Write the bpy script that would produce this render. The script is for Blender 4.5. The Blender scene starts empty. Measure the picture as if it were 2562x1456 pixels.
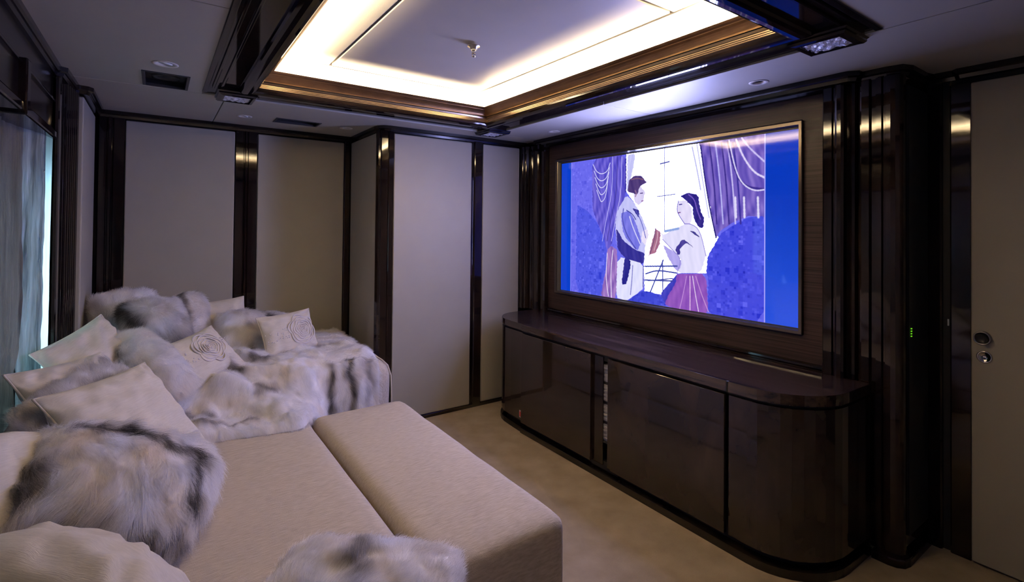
import bpy, bmesh, math, random
import numpy as np
from mathutils import Vector, Matrix

SC = bpy.context.scene
COL = SC.collection
PI = math.pi

# ---------------------------------------------------------------- camera, world, exposure
YAW, PITCH, ROLL, FPX, CYPX = 0.6143, 0.0128, -0.0096, 1256.675, 553.096
_F = Vector((math.sin(YAW) * math.cos(PITCH), math.cos(YAW) * math.cos(PITCH), math.sin(PITCH)))
_r0 = Vector((math.cos(YAW), -math.sin(YAW), 0))
_d0 = _F.cross(_r0)
_R = math.cos(ROLL) * _r0 + math.sin(ROLL) * _d0
_D = -math.sin(ROLL) * _r0 + math.cos(ROLL) * _d0
cam_data = bpy.data.cameras.new('camera')
cam = bpy.data.objects.new('camera', cam_data)
COL.objects.link(cam)
cam.matrix_world = Matrix(((_R.x, -_D.x, -_F.x, 0), (_R.y, -_D.y, -_F.y, 0), (_R.z, -_D.z, -_F.z, 1.5), (0, 0, 0, 1)))
cam_data.sensor_width = 36
cam_data.sensor_fit = 'HORIZONTAL'
cam_data.lens = FPX * 36 / 2562
cam_data.shift_y = -(728 - CYPX) / 2562
cam_data.clip_start = 0.02
SC.camera = cam

vs = SC.view_settings
vs.view_transform = 'Standard'
vs.look = 'None'
vs.exposure = 0.0
vs.gamma = 1
vs.use_curve_mapping = False
SC.cycles.use_denoising = True
SC.cycles.max_bounces = 16
SC.cycles.diffuse_bounces = 10
SC.cycles.transmission_bounces = 12
SC.cycles.glossy_bounces = 5
SC.cycles.sample_clamp_indirect = 6

SKY_COLOR, SKY_STRENGTH = (0.48, 0.80, 1.0, 1), 5.5          # daylight outside the window
LED_POWER, LED_COLOR = 70.0, (1.0, 0.77, 0.47)                  # cove strips, watts per metre
WHITE_BOOST = 38.0                                              # how far the clipped whites of the picture overshoot
SCREEN_GAIN = 1.0                                             # television brightness

w = bpy.data.worlds.new('daylight')
SC.world = w
w.use_nodes = True
bg = w.node_tree.nodes['Background']
bg.inputs[0].default_value = SKY_COLOR
bg.inputs[1].default_value = SKY_STRENGTH

TILT = .30                                                   # the strips lean towards the middle of the tray
# cove lighting: four warm strips hidden behind the tray moulding, shining up at the tray ceiling
def strip_light(x, y, lx, ly, tx, ty):
    L = bpy.data.lights.new('cove_strip_light', 'AREA')
    L.shape = 'RECTANGLE'
    L.size, L.size_y = lx, ly
    L.energy = LED_POWER * max(lx, ly)
    L.color = LED_COLOR
    o = bpy.data.objects.new('cove_strip_light', L)
    COL.objects.link(o)
    o.location = (x, y, 2.353)
    o.rotation_euler = (PI - math.atan(ty), math.atan(tx), 0)
strip_light(1.21, 3.105, 1.56, .02, 0, -TILT)
strip_light(1.965, 2.07, .02, 2.02, -TILT, 0)
strip_light(0.455, 2.07, .02, 2.02, TILT, 0)
strip_light(1.21, 1.00, 1.56, .02, 0, TILT)

# ---------------------------------------------------------------- helpers
def tag(o, label=None, cat=None, group=None, kind=None):
    if label: o['label'] = label
    if cat: o['category'] = cat
    if group: o['group'] = group
    if kind: o['kind'] = kind
    return o

def empty(name, loc=(0, 0, 0), rot=None, label=None, cat=None, group=None):
    o = bpy.data.objects.new(name, None)
    COL.objects.link(o)
    o.location = loc
    if rot: o.rotation_euler = rot
    o.empty_display_size = .05
    return tag(o, label, cat, group)

def setp(o, parent):
    if parent is not None:
        o.parent = parent
    return o

def mesh_obj(name, verts, faces, mat, parent=None, smooth=False, local=True):
    me = bpy.data.meshes.new(name)
    me.from_pydata([tuple(v) for v in verts], [], [tuple(f) for f in faces])
    me.validate()
    me.update()
    if mat: me.materials.append(mat)
    if smooth:
        me.polygons.foreach_set('use_smooth', [True] * len(me.polygons))
    o = bpy.data.objects.new(name, me)
    COL.objects.link(o)
    return setp(o, parent)

def bm_obj(name, bm, mat, parent=None, smooth=False):
    bmesh.ops.recalc_face_normals(bm, faces=bm.faces[:])
    me = bpy.data.meshes.new(name)
    bm.to_mesh(me); bm.free()
    if mat: me.materials.append(mat)
    if smooth:
        me.polygons.foreach_set('use_smooth', [True] * len(me.polygons))
    o = bpy.data.objects.new(name, me)
    COL.objects.link(o)
    return setp(o, parent)

def add_box(bm, lo, hi, bev=0.0, seg=2):
    c = [(a + b) / 2 for a, b in zip(lo, hi)]
    s = [abs(b - a) for a, b in zip(lo, hi)]
    r = bmesh.ops.create_cube(bm, size=1, matrix=Matrix.Translation(c) @ Matrix.Diagonal((*s, 1)))
    if bev > 0:
        vs_ = set(r['verts'])
        es = [e for e in bm.edges if e.verts[0] in vs_ and e.verts[1] in vs_]
        bmesh.ops.bevel(bm, geom=es, offset=min(bev, min(s) * .48), segments=seg, profile=.5, affect='EDGES')

def box(name, lo, hi, mat, parent=None, bev=0.0, seg=2, smooth=False):
    bm = bmesh.new()
    add_box(bm, lo, hi, bev, seg)
    o = bm_obj(name, bm, mat, parent, smooth)
    return o

def prism(name, plan, z0, z1, mat, parent=None, bev=0.0, smooth=False):
    """a closed outline in plan, extruded upwards"""
    bm = bmesh.new()
    lo = [bm.verts.new((x, y, z0)) for x, y in plan]
    hi = [bm.verts.new((x, y, z1)) for x, y in plan]
    n = len(plan)
    for i in range(n):
        j = (i + 1) % n
        bm.faces.new((lo[i], lo[j], hi[j], hi[i]))
    bm.faces.new(hi); bm.faces.new(lo[::-1])
    if bev:
        es = [e for e in bm.edges if abs(e.verts[0].co.z - e.verts[1].co.z) < 1e-6]
        bmesh.ops.bevel(bm, geom=es, offset=bev, segments=2, profile=.5, affect='EDGES')
    return bm_obj(name, bm, mat, parent, smooth)

def sweep(name, path, prof, mat, parent=None, closed=False, smooth=False, bm=None):
    """sweep a profile [(offset to the left of travel, z)] along a plan path with mitred corners"""
    own = bm is None
    if own: bm = bmesh.new()
    n = len(path)
    P = [Vector(p) for p in path]
    rows = []
    for i in range(n):
        if closed or 0 < i < n - 1:
            d0 = (P[i] - P[i - 1]).normalized(); d1 = (P[(i + 1) % n] - P[i]).normalized()
        elif i == 0: d0 = d1 = (P[1] - P[0]).normalized()
        else: d0 = d1 = (P[-1] - P[-2]).normalized()
        n0 = Vector((-d0.y, d0.x)); n1 = Vector((-d1.y, d1.x))
        m = (n0 + n1)
        m = m / max(1e-6, m.length)
        k = 1 / max(.35, m.dot(n0))
        rows.append([bm.verts.new((P[i].x + m.x * k * t, P[i].y + m.y * k * t, z)) for t, z in prof])
    q = len(prof)
    rng = range(n) if closed else range(n - 1)
    for i in rng:
        a, b = rows[i], rows[(i + 1) % n]
        for j in range(q - 1):
            bm.faces.new((a[j], a[j + 1], b[j + 1], b[j]))
    if own:
        return bm_obj(name, bm, mat, parent, smooth)

def tube(bm, pts, r, seg=8, closed=False, cap=True):
    pts = [Vector(p) for p in pts]
    n = len(pts)
    rings = []
    up = Vector((0, 0, 1))
    prev = None
    for i in range(n):
        a = pts[i - 1] if (i > 0 or closed) else pts[i]
        b = pts[(i + 1) % n] if (i < n - 1 or closed) else pts[i]
        d = (b - a)
        d = d.normalized() if d.length > 1e-9 else Vector((1, 0, 0))
        if prev is None:
            x = d.cross(up)
            if x.length < 1e-3: x = d.cross(Vector((1, 0, 0)))
        else:
            x = prev - d * prev.dot(d)
        x.normalize(); prev = x
        y = d.cross(x)
        rr = r[i] if hasattr(r, '__len__') else r
        rings.append([bm.verts.new(pts[i] + (x * math.cos(2 * PI * k / seg) + y * math.sin(2 * PI * k / seg)) * rr) for k in range(seg)])
    for i in (range(n) if closed else range(n - 1)):
        a, b = rings[i], rings[(i + 1) % n]
        for k in range(seg):
            bm.faces.new((a[k], a[(k + 1) % seg], b[(k + 1) % seg], b[k]))
    if cap and not closed:
        bm.faces.new(rings[0][::-1]); bm.faces.new(rings[-1])

def lathe(name, prof, mat, parent=None, seg=32, smooth=True, matrix=None, bm=None):
    own = bm is None
    if own: bm = bmesh.new()
    rows = []
    M_ = matrix or Matrix()
    for r, z in prof:
        rows.append([bm.verts.new(M_ @ Vector((max(r, 1e-5) * math.cos(2 * PI * k / seg), max(r, 1e-5) * math.sin(2 * PI * k / seg), z))) for k in range(seg)])
    for a, b in zip(rows, rows[1:]):
        for k in range(seg):
            bm.faces.new((a[k], a[(k + 1) % seg], b[(k + 1) % seg], b[k]))
    if own:
        return bm_obj(name, bm, mat, parent, smooth)

# ---------------------------------------------------------------- materials
def mat(name, color=(.5, .5, .5), rough=.5, metal=0.0, spec=.5, **kw):
    m = bpy.data.materials.new(name)
    m.use_nodes = True
    p = m.node_tree.nodes['Principled BSDF']
    p.inputs['Base Color'].default_value = (*color, 1)
    p.inputs['Roughness'].default_value = rough
    p.inputs['Metallic'].default_value = metal
    p.inputs['Specular IOR Level'].default_value = spec
    for k, v in kw.items():
        p.inputs[k].default_value = v
    return m

def nodes(m): return m.node_tree.nodes, m.node_tree.links, m.node_tree.nodes['Principled BSDF']

def texture(m, c0, c1, scale=(1, 1, 1), noise=4, detail=6, p0=.3, p1=.7, bump=0.0, bscale=None, bnoise=None, dist=.01, rough=None, distort=0.0):
    """colour between c0 and c1 by stretched noise, with a bump from a finer noise, in object coordinates"""
    N, L, P = nodes(m)
    tc = N.new('ShaderNodeTexCoord'); mp = N.new('ShaderNodeMapping')
    mp.inputs['Scale'].default_value = scale
    L.new(tc.outputs['Object'], mp.inputs['Vector'])
    nz = N.new('ShaderNodeTexNoise'); nz.inputs['Scale'].default_value = noise; nz.inputs['Detail'].default_value = detail
    nz.inputs['Distortion'].default_value = distort
    L.new(mp.outputs[0], nz.inputs['Vector'])
    r = N.new('ShaderNodeValToRGB')
    r.color_ramp.elements[0].position = p0; r.color_ramp.elements[1].position = p1
    r.color_ramp.elements[0].color = (*c0, 1); r.color_ramp.elements[1].color = (*c1, 1)
    L.new(nz.outputs['Fac'], r.inputs[0]); L.new(r.outputs[0], P.inputs['Base Color'])
    if bump:
        mp2 = N.new('ShaderNodeMapping'); mp2.inputs['Scale'].default_value = bscale or scale
        L.new(tc.outputs['Object'], mp2.inputs['Vector'])
        n2 = N.new('ShaderNodeTexNoise'); n2.inputs['Scale'].default_value = bnoise or noise; n2.inputs['Detail'].default_value = 4
        L.new(mp2.outputs[0], n2.inputs['Vector'])
        b = N.new('ShaderNodeBump'); b.inputs['Strength'].default_value = bump; b.inputs['Distance'].default_value = dist
        L.new(n2.outputs['Fac'], b.inputs['Height']); L.new(b.outputs[0], P.inputs['Normal'])
    if rough:
        rr = N.new('ShaderNodeMapRange'); rr.inputs['To Min'].default_value = rough[0]; rr.inputs['To Max'].default_value = rough[1]
        L.new(nz.outputs['Fac'], rr.inputs['Value']); L.new(rr.outputs[0], P.inputs['Roughness'])
    return m

LACQ = texture(mat('dark_lacquer', rough=.05, spec=.40), (.0035, .0025, .0025), (.014, .009, .008), (3, 3, .5), 3, 5, bump=.02, bscale=(1, 1, 1), bnoise=2.5, dist=.02)
LACQ_FLAT = texture(mat('dark_lacquer_plain', rough=.16, spec=.5), (.004, .003, .003), (.012, .008, .007), (2, 2, .6), 3, 4)
COUNTER = texture(mat('lacquered_macassar', rough=.08, spec=.5), (.012, .008, .0075), (.05, .03, .025), (12, .7, 12), 3, 6)
DOORV = texture(mat('lacquered_door_veneer', rough=.045, spec=.5), (.010, .0075, .007), (.032, .022, .019), (2, 2, 1.2), 2.5, 5, distort=.6)
WOODP = texture(mat('macassar_panel', rough=.4, spec=.20), (.008, .005, .006), (.050, .030, .032), (4, .35, 30), 5, 7, .30, .80, rough=(.18, .55))
LEATH = texture(mat('cream_leather_wall', rough=.5, spec=.3), (.34, .315, .265), (.355, .33, .278), (1, 1, 1), 6, 4, bump=.05, bnoise=260, dist=.002)
CEIL = texture(mat('cream_ceiling_leather', rough=.5, spec=.3), (.395, .375, .33), (.415, .392, .348), (1, 1, 1), 5, 4, bump=.10, bnoise=190, dist=.003)
CARPET = texture(mat('beige_carpet', rough=.95, spec=.1), (.28, .225, .16), (.375, .305, .225), (1, 1, 1), 5, 8, .35, .65, bump=.5, bnoise=420, dist=.006)
SOFAF = texture(mat('sofa_chenille', rough=.9, spec=.15), (.44, .375, .29), (.60, .525, .43), (3.2, 34, 12), 9, 7, .32, .68, bump=.55, bscale=(70, 200, 120), bnoise=4, dist=.003)
LINEN = texture(mat('cream_linen', rough=.75, spec=.2), (.63, .57, .455), (.72, .66, .545), (5, 70, 20), 5, 6, .3, .7, bump=.35, bscale=(6, 110, 40), bnoise=6, dist=.0025)
LINEN2 = texture(mat('cream_silk', rough=.42, spec=.35), (.58, .525, .42), (.68, .615, .50), (5, 60, 20), 5, 6, .3, .7, bump=.25, bscale=(6, 110, 40), bnoise=6, dist=.0025)
PIPE = mat('cream_piping', (.62, .56, .455), .6)
EMBR = mat('satin_thread', (.74, .68, .63), .3, spec=.5)
BEAD = mat('silver_bead', (.80, .76, .76), .2, spec=.8)
BRASS = texture(mat('brushed_bronze', rough=.28, metal=1.0), (.30, .22, .15), (.46, .34, .22), (1, 1, 1), 8, 4)
COVE = texture(mat('bronze_cove', rough=.32, metal=.85), (.20, .115, .06), (.30, .175, .09), (1, 1, 1), 7, 5)
CHROME = mat('polished_steel', (.62, .60, .58), .12, metal=1)
STEEL = mat('brushed_steel', (.42, .39, .36), .3, metal=1)
BLACK = mat('matt_black', (.006, .006, .007), .6)
DARKG = mat('dark_grey_plastic', (.03, .03, .033), .45)
SILVER = texture(mat('silver_equipment', rough=.35, metal=.3), (.36, .35, .34), (.5, .49, .48), (1, 1, 1), 30, 3)
LENSW = mat('lamp_lens', (.75, .78, .82), .25)
WHITEP = mat('white_trim', (.62, .58, .53), .45)
RED = mat('red_sticker', (.55, .06, .05), .5)
STICK = mat('white_sticker', (.6, .5, .48), .5)
FRAME = mat('screen_frame_gunmetal', (.12, .10, .085), .22, metal=.9)
CRYST = texture(mat('cut_crystal', rough=.08, spec=.8), (.55, .55, .62), (.75, .75, .84), (1, 1, 1), 60, 5, bump=1.0, bnoise=38, dist=.02)
LEDG = mat('green_led', (.05, .3, .01), .4)
LEDG.node_tree.nodes['Principled BSDF'].inputs['Emission Color'].default_value = (.25, 1, .02, 1)
LEDG.node_tree.nodes['Principled BSDF'].inputs['Emission Strength'].default_value = .55
GLASS = mat('window_glass', (.9, .95, .95), .02, **{'Transmission Weight': 1.0, 'IOR': 1.1})

def sheer(name, c0, c1, trans, rough=.45, holes=0.0):
    m = texture(mat(name, rough=rough, spec=.4), c0, c1, (9, 9, .7), 3, 6, .3, .75, bump=.4, bscale=(18, 18, 1.4), bnoise=4, dist=.01)
    N, L, P = nodes(m)
    t = N.new('ShaderNodeBsdfTranslucent'); mx = N.new('ShaderNodeMixShader'); mx.inputs[0].default_value = trans
    src = P.inputs['Base Color'].links[0].from_socket
    L.new(src, t.inputs[0])
    out = N['Material Output']
    L.new(P.outputs[0], mx.inputs[1]); L.new(t.outputs[0], mx.inputs[2]); L.new(mx.outputs[0], out.inputs[0])
    return m
CURT = sheer('silver_curtain', (.06, .06, .058), (.17, .168, .16), .10, .28)
RIPPLE = sheer('rippled_curtain', (.03, .045, .05), (.40, .46, .49), .17, .2)
SHEER = sheer('sheer_curtain', (.60, .66, .68), (.84, .88, .90), .9, .5)

def tint_mat(name, trans, spec):
    m = bpy.data.materials.new(name); m.use_nodes = True
    N = m.node_tree.nodes; L = m.node_tree.links
    P = N['Principled BSDF']
    a = N.new('ShaderNodeAttribute'); a.attribute_name = 'tint'
    L.new(a.outputs['Color'], P.inputs['Base Color'])
    P.inputs['Roughness'].default_value = .5
    P.inputs['Specular IOR Level'].default_value = spec
    P.inputs['Sheen Weight'].default_value = .5
    if trans:
        t = N.new('ShaderNodeBsdfTranslucent'); L.new(a.outputs['Color'], t.inputs[0])
        mx = N.new('ShaderNodeMixShader'); mx.inputs[0].default_value = trans
        L.new(P.outputs[0], mx.inputs[1]); L.new(t.outputs[0], mx.inputs[2])
        L.new(mx.outputs[0], N['Material Output'].inputs[0])
    return m
FUR = tint_mat('fur_strands', .5, .25)
PELT = tint_mat('pelt_hide', 0, .05)

# ---------------------------------------------------------------- the room shell
H0 = 2.258                     # underside of the ceiling panels
floor = tag(box('floor', (-.75, -.85, -.1), (3.25, 4.45, 0), CARPET), kind='structure')

# ceiling: slab above the tray, cream panels round the opening
ceiling = empty('ceiling', (0, 0, 0)); tag(ceiling, kind='structure')
OX0, OX1, OY0, OY1 = .20, 2.22, .735, 3.41
box('ceiling_slab', (-.75, -.85, 2.45), (3.25, 4.45, 2.52), BLACK, ceiling)
def cpanel(x0, y0, x1, y1, gap=.0022):
    box('ceiling_panel', (x0 + gap, y0 + gap, H0), (x1 - gap, y1 - gap, H0 + .014), CEIL, ceiling, .003, 2)
cpanel(-.55, 2.01, .20, 3.41); cpanel(-.55, 3.41, .32, 4.36)
cpanel(-.55, -.8, .20, 2.01)
cpanel(.32, 3.41, 2.143, 4.36); cpanel(2.143, 3.41, 3.1, 4.36)
cpanel(2.22, 2.19, 3.1, 3.41); cpanel(2.22, -.8, 3.1, 2.19)
cpanel(.20, -.8, 2.22, .735)
# closing boards above the panels, outside the tray
for lo, hi in (((-.75, -.85), (OX0, 4.45)), ((OX1, -.85), (3.25, 4.45)), ((OX0, -.85), (OX1, OY0)), ((OX0, OY1), (OX1, 4.45))):
    box('ceiling_backing', (*lo, H0 + .062), (*hi, 2.45), BLACK, ceiling)

def cut(cutters):
    """open holes in the ceiling panels"""
    objs = [o for o in ceiling.children if o.name.startswith('ceiling_panel')]
    bpy.context.view_layer.update()
    for o in objs:
        for c in cutters:
            b0 = [o.matrix_world @ Vector(v) for v in o.bound_box]; b1 = [c.matrix_world @ Vector(v) for v in c.bound_box]
            if all(min(p[k] for p in b0) < max(p[k] for p in b1) and min(p[k] for p in b1) < max(p[k] for p in b0) for k in (0, 1)):
                md = o.modifiers.new('hole', 'BOOLEAN'); md.operation = 'DIFFERENCE'; md.solver = 'EXACT'; md.object = c
    bpy.context.view_layer.update()
    dg = bpy.context.evaluated_depsgraph_get()
    for o in objs:
        if o.modifiers:
            me = bpy.data.meshes.new_from_object(o.evaluated_get(dg))
            o.modifiers.clear(); o.data = me
    for c in cutters: bpy.data.objects.remove(c)
HOLES = []
def hole_box(x0, y0, x1, y1):
    HOLES.append(box('hole', (x0, y0, H0 - .05), (x1, y1, H0 + .05), None))
def hole_round(x, y, r_):
    o = lathe('hole', [(0, -.05), (r_, -.05), (r_, .05), (0, .05)], None, None, 28, False)
    o.location = (x, y, H0); HOLES.append(o)
for q in ((-.076, 3.062, .125, 3.371), (.676, 3.844, .980, 4.004)): hole_box(*q)
for q in ((.018, 2.885, .044), (.484, 3.937, .038), (1.185, 3.927, .038), (2.535, 3.034, .038), (2.515, 1.375, .038)): hole_round(*q)
cut(HOLES)

# tray ceiling: border panels and the raised middle panel
ZT = 2.412
PX0, PX1, PY0, PY1 = .785, 1.765, 1.335, 2.93
def tpanel(x0, y0, x1, y1, z=ZT, gap=.003, name='tray_panel'):
    return box(name, (x0 + gap, y0 + gap, z), (x1 - gap, y1 - gap, 2.448), CEIL, ceiling, .005, 3)
tpanel(OX0 + .1, PY1, PX1, OY1 - .05)
tpanel(PX1, PY1 - .14, OX1 - .05, OY1 - .05)
tpanel(OX0 + .1, PY0, PX0, PY1)
tpanel(PX1, PY0 - .25, OX1 - .05, PY1 - .14)
tpanel(OX0 + .1, OY0 + .1, PX1, PY0)
tpanel(PX1, OY0 + .1, OX1 - .05, PY0 - .25)
tpanel(PX0 + .006, PY0 + .006, PX1 - .006, PY1 - .006, ZT - .001, .003, 'tray_centre_panel')

# ring of mouldings round the tray
ring = empty('trim_1'); tag(ring, kind='structure')
def ring_sweep(name, prof, m, far=1.12, smooth=False):
    bm = bmesh.new()
    rows = []
    for sx, sy in ((0, 0), (1, 0), (1, 1), (0, 1)):
        row = []
        for t, z in prof:
            x = OX0 + t if sx == 0 else OX1 - t
            y = OY0 + t if sy == 0 else OY1 - t * far
            row.append(bm.verts.new((x, y, z)))
        rows.append(row)
    for i in range(4):
        a, b = rows[i], rows[(i + 1) % 4]
        for j in range(len(prof) - 1):
            bm.faces.new((a[j], b[j], b[j + 1], a[j + 1]))
    return bm_obj(name, bm, m, ring, smooth)
ring_sweep('lacquer_band', [(-.02, 2.27), (-.002, 2.268), (.165, 2.268)], LACQ)
ring_sweep('half_round_moulding', [(.165, 2.268), (.168, 2.256), (.175, 2.248), (.188, 2.241), (.205, 2.238), (.222, 2.239), (.236, 2.244), (.244, 2.252), (.247, 2.262), (.248, 2.272)], LACQ)
ring_sweep('bronze_bead', [(.248, 2.272), (.2505, 2.274), (.2505, 2.278), (.2545, 2.280), (.2545, 2.285), (.258, 2.287), (.258, 2.292), (.2615, 2.294), (.2645, 2.304)], BRASS)
ring_sweep('shadow_gap', [(.2645, 2.304), (.258, 2.304), (.258, 2.309), (.266, 2.309)], BLACK)
ring_sweep('cove_moulding', [(.266, 2.309), (.2675, 2.316), (.272, 2.324), (.279, 2.332), (.288, 2.340), (.299, 2.347), (.301, 2.350), (.311, 2.355), (.320, 2.362), (.316, 2.364), (.300, 2.352), (.24, 2.347)], COVE)
ring_sweep('light_channel', [(.24, 2.347), (.20, 2.347), (.20, 2.42)], WHITEP)
# inner stepped strips on the near and left bands
for t in (.035, .075):
    bm = bmesh.new()
    add_box(bm, (OX0 + t, OY0 + .02, 2.258), (OX0 + t + .014, OY1 - .17, 2.268), .004, 2)
    bm_obj('ring_fillet', bm, LACQ, ring)
    bm = bmesh.new()
    add_box(bm, (OX0 + .02, OY0 + t, 2.258), (OX1 - .17, OY0 + t + .012, 2.268), .004, 2)
    bm_obj('ring_fillet', bm, LACQ, ring)
bm = bmesh.new()
add_box(bm, (OX0 - .006, OY0 - .006, 2.252), (OX0 + .02, OY1 - .07, 2.268), .004, 2)
bm_obj('ring_border', bm, LACQ_FLAT, ring)
bm = bmesh.new()
add_box(bm, (OX0 - .006, OY0 - .006, 2.252), (OX1 - .02, OY0 + .02, 2.268), .004, 2)
bm_obj('ring_border', bm, LACQ_FLAT, ring)

# cream wall panels, posts, backing
def panel_y(parent, x0, x1, y, z0=.03, z1=2.205, th=.03):
    """cream panel facing -Y"""
    return box('wall_panel', (x0, y, z0), (x1, y + th, z1), LEATH, parent, .008, 3)
def panel_x(parent, y0, y1, xa, xb, z0=.03, z1=2.205):
    return box('wall_panel', (xa, y0, z0), (xb, y1, z1), LEATH, parent, .008, 3)
def post_y(parent, x0, x1, y, depth=.04, z0=.02, z1=2.215, rib=None):
    """lacquer post facing -Y with a rib in the middle"""
    w_ = x1 - x0
    if rib is None:
        a, b = x0 + w_ * .40, x0 + w_ * .56
    else:
        a, b = rib
    y1 = y + depth
    plan = [(x0, y1), (x0, y + .004), (x0 + .004, y), (a - .006, y), (a - .002, y + .008), (a + .004, y + .008), (a + .008, y - .003), (b - .008, y - .003), (b - .004, y + .008), (b + .002, y + .008), (b + .006, y), (x1 - .004, y), (x1, y + .004), (x1, y1)]
    return prism('post', plan, z0, z1, LACQ, parent)

wall_far = tag(box('wall_far', (-.75, 4.345, 0), (1.45, 4.45, 2.45), BLACK), kind='structure')
box('wall_jog', (1.40, 3.655, 0), (2.80, 4.345, 2.27), BLACK, wall_far)
post_y(wall_far, -.33, -.19, 4.30, .05, rib=(-.285, -.255))
panel_y(wall_far, -.188, .470, 4.305)
post_y(wall_far, .472, .622, 4.30, .05)
panel_y(wall_far, .625, 1.286, 4.305)
post_y(wall_far, 1.288, 1.36, 4.29, .06, rib=(1.335, 1.352))
panel_x(wall_far, 3.672, 4.285, 1.338, 1.368)
# chamfered corner post between the return and the front panel
prism('post', [(1.345, 3.672), (1.330, 3.665), (1.326, 3.645), (1.338, 3.630), (1.352, 3.626), (1.358, 3.617), (1.405, 3.615), (1.410, 3.622), (1.416, 3.615), (1.452, 3.616), (1.452, 3.66), (1.40, 3.672)], .02, 2.215, LACQ, wall_far)
panel_y(wall_far, 1.455, 2.136, 3.617)
prism('post', [(2.138, 3.66), (2.138, 3.630), (2.158, 3.630), (2.164, 3.618), (2.17, 3.614), (2.236, 3.614), (2.242, 3.62), (2.243, 3.66)], .02, 2.215, LACQ, wall_far)
panel_y(wall_far, 2.246, 2.628, 3.617)

def wave(x0, y0, x1, y1, n, amp, nx, ny, seg=8):
    """fluted line in plan from one point to another; nx, ny points to the room"""
    out = []
    for i in range(n):
        for k in range(seg + 1):
            t = (i + k / seg) / n
            a = amp * math.sin(PI * k / seg)
            out.append((x0 + (x1 - x0) * t + nx * a, y0 + (y1 - y0) * t + ny * a))
    return out

wall_right = tag(box('wall_right', (3.08, -.85, 0), (3.25, 3.70, 2.45), BLACK), kind='structure')
box('wall_jog', (2.76, .98, 0), (3.09, 3.70, 2.27), BLACK, wall_right)
# fluted corner pilaster left of the television
plan = [(2.80, 3.66), (2.63, 3.66), (2.632, 3.612)]
plan += wave(2.634, 3.606, 2.664, 3.545, 2, .010, -.9, -.45) + wave(2.690, 3.535, 2.690, 3.465, 2, .012, -1, 0)
plan += [(2.668, 3.46), (2.664, 3.445), (2.664, 3.405), (2.672, 3.395), (2.70, 3.39), (2.70, 3.375), (2.684, 3.372), (2.682, 3.34), (2.69, 3.325), (2.72, 3.322), (2.80, 3.32)]
prism('pilaster', plan, .791, 2.215, LACQ, wall_right)
# macassar panel round the television with its lacquer base moulding
for lo, hi in (((.985 + .172, .78), (3.318, .955)), ((1.157, 2.075), (3.318, 2.215)), ((1.157, .955), (1.258, 2.075)), ((3.216, .955), (3.318, 2.075))):
    box('wood_panel', (2.726, lo[0], lo[1]), (2.75, hi[0], hi[1]), WOODP, wall_right)
sweep('base_moulding', [(2.726, 1.157), (2.726, 3.318)], [(0, .825), (.006, .825), (.016, .818), (.018, .808), (.012, .80), (.012, .791)], LACQ, wall_right)
sweep('panel_edge', [(2.728, 1.150), (2.728, 3.322)], [(0, 2.19), (.010, 2.19), (.012, 2.215)], LACQ, wall_right)
# pilaster right of the television
plan = [(2.80, 1.157), (2.716, 1.157), (2.712, 1.152), (2.712, 1.115), (2.722, 1.110), (2.722, 1.104), (2.706, 1.098), (2.700, 1.088), (2.700, 1.070), (2.708, 1.060), (2.735, 1.056), (2.745, 1.045), (2.728, 1.040), (2.722, 1.030), (2.728, 1.020), (2.765, 1.014), (2.80, 1.0)]
prism('pilaster', plan, .791, 2.215, LACQ, wall_right)
# deep rounded column with a dark speaker side
plan = [(3.09, 1.02), (2.758, 1.02), (2.742, 1.008), (2.738, .996), (2.738, .965), (2.752, .958), (2.752, .942), (2.734, .936), (2.734, .914), (2.745, .909), (2.745, .903), (2.732, .898)]
plan += [(2.732, .878), (2.736, .860), (2.745, .846), (2.758, .836), (2.772, .832), (2.79, .840), (2.80, .838), (3.085, .836)]
col = prism('column', plan, .03, 2.215, LACQ, wall_right)
box('speaker_grille', (2.802, .828, .12), (3.052, .838, 2.17), BLACK, wall_right)
for k in range(4):
    box('indicator_light', (2.820, .8245, 1.018 + k * .0115), (2.829, .8285, 1.0225 + k * .0115), LEDG, wall_right)
sweep('column_base', [(3.06, .818), (2.775, .818), (2.738, .826), (2.716, .85), (2.708, .88), (2.707, .942)], [(0, 0), (.004, 0), (.004, .03), (0, .036), (-.03, .036)], LACQ, wall_right)
# posts beside the door
prism('post', [(3.085, .835), (3.056, .833), (3.052, .826), (3.052, .782), (3.058, .776), (3.085, .774)], .0, 2.215, LACQ, wall_right)
box('post_groove', (3.072, .745, 0), (3.085, .775, 2.215), BLACK, wall_right)
prism('post', [(3.085, .747), (3.058, .746), (3.054, .740), (3.054, .672), (3.085, .670)], .0, 2.19, LACQ, wall_right)
box('latch_plate', (3.066, .752, 1.055), (3.0735, .758, 1.085), STEEL, wall_right)

door = tag(box('door_1', (3.040, -.28, .008), (3.085, .668, 2.185), LEATH, None, .006, 3), kind='structure')
def on_x(o, x, y, z):
    o.location = (x, y, z); o.rotation_euler = (0, -PI / 2, 0); return o
k = lathe('door_knob', [(.0, -.012), (.027, -.012), (.031, -.002), (.031, .016), (.029, .020), (.026, .020), (.024, .016), (.0, .008)], STEEL, door)
on_x(k, 3.040, .628, 1.024)
kd = lathe('knob_dish', [(.0, .0125), (.010, .012), (.0205, .0165), (.022, .0185)], BLACK, k)
e = lathe('keyhole_escutcheon', [(.0, .002), (.019, .002), (.021, .005), (.024, .006), (.027, .004), (.027, -.002)], CHROME, door)
on_x(e, 3.039, .622, .940)
kh = lathe('keyhole', [(.0075, .0022), (.0075, .0032), (.006, .0032), (.006, .0022)], DARKG, e, 16)
bm = bmesh.new(); add_box(bm, (-.012, -.0012, .002), (-.004, .0012, .0034)); bmm = bm_obj('key_slot', bm, DARKG, e)

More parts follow.
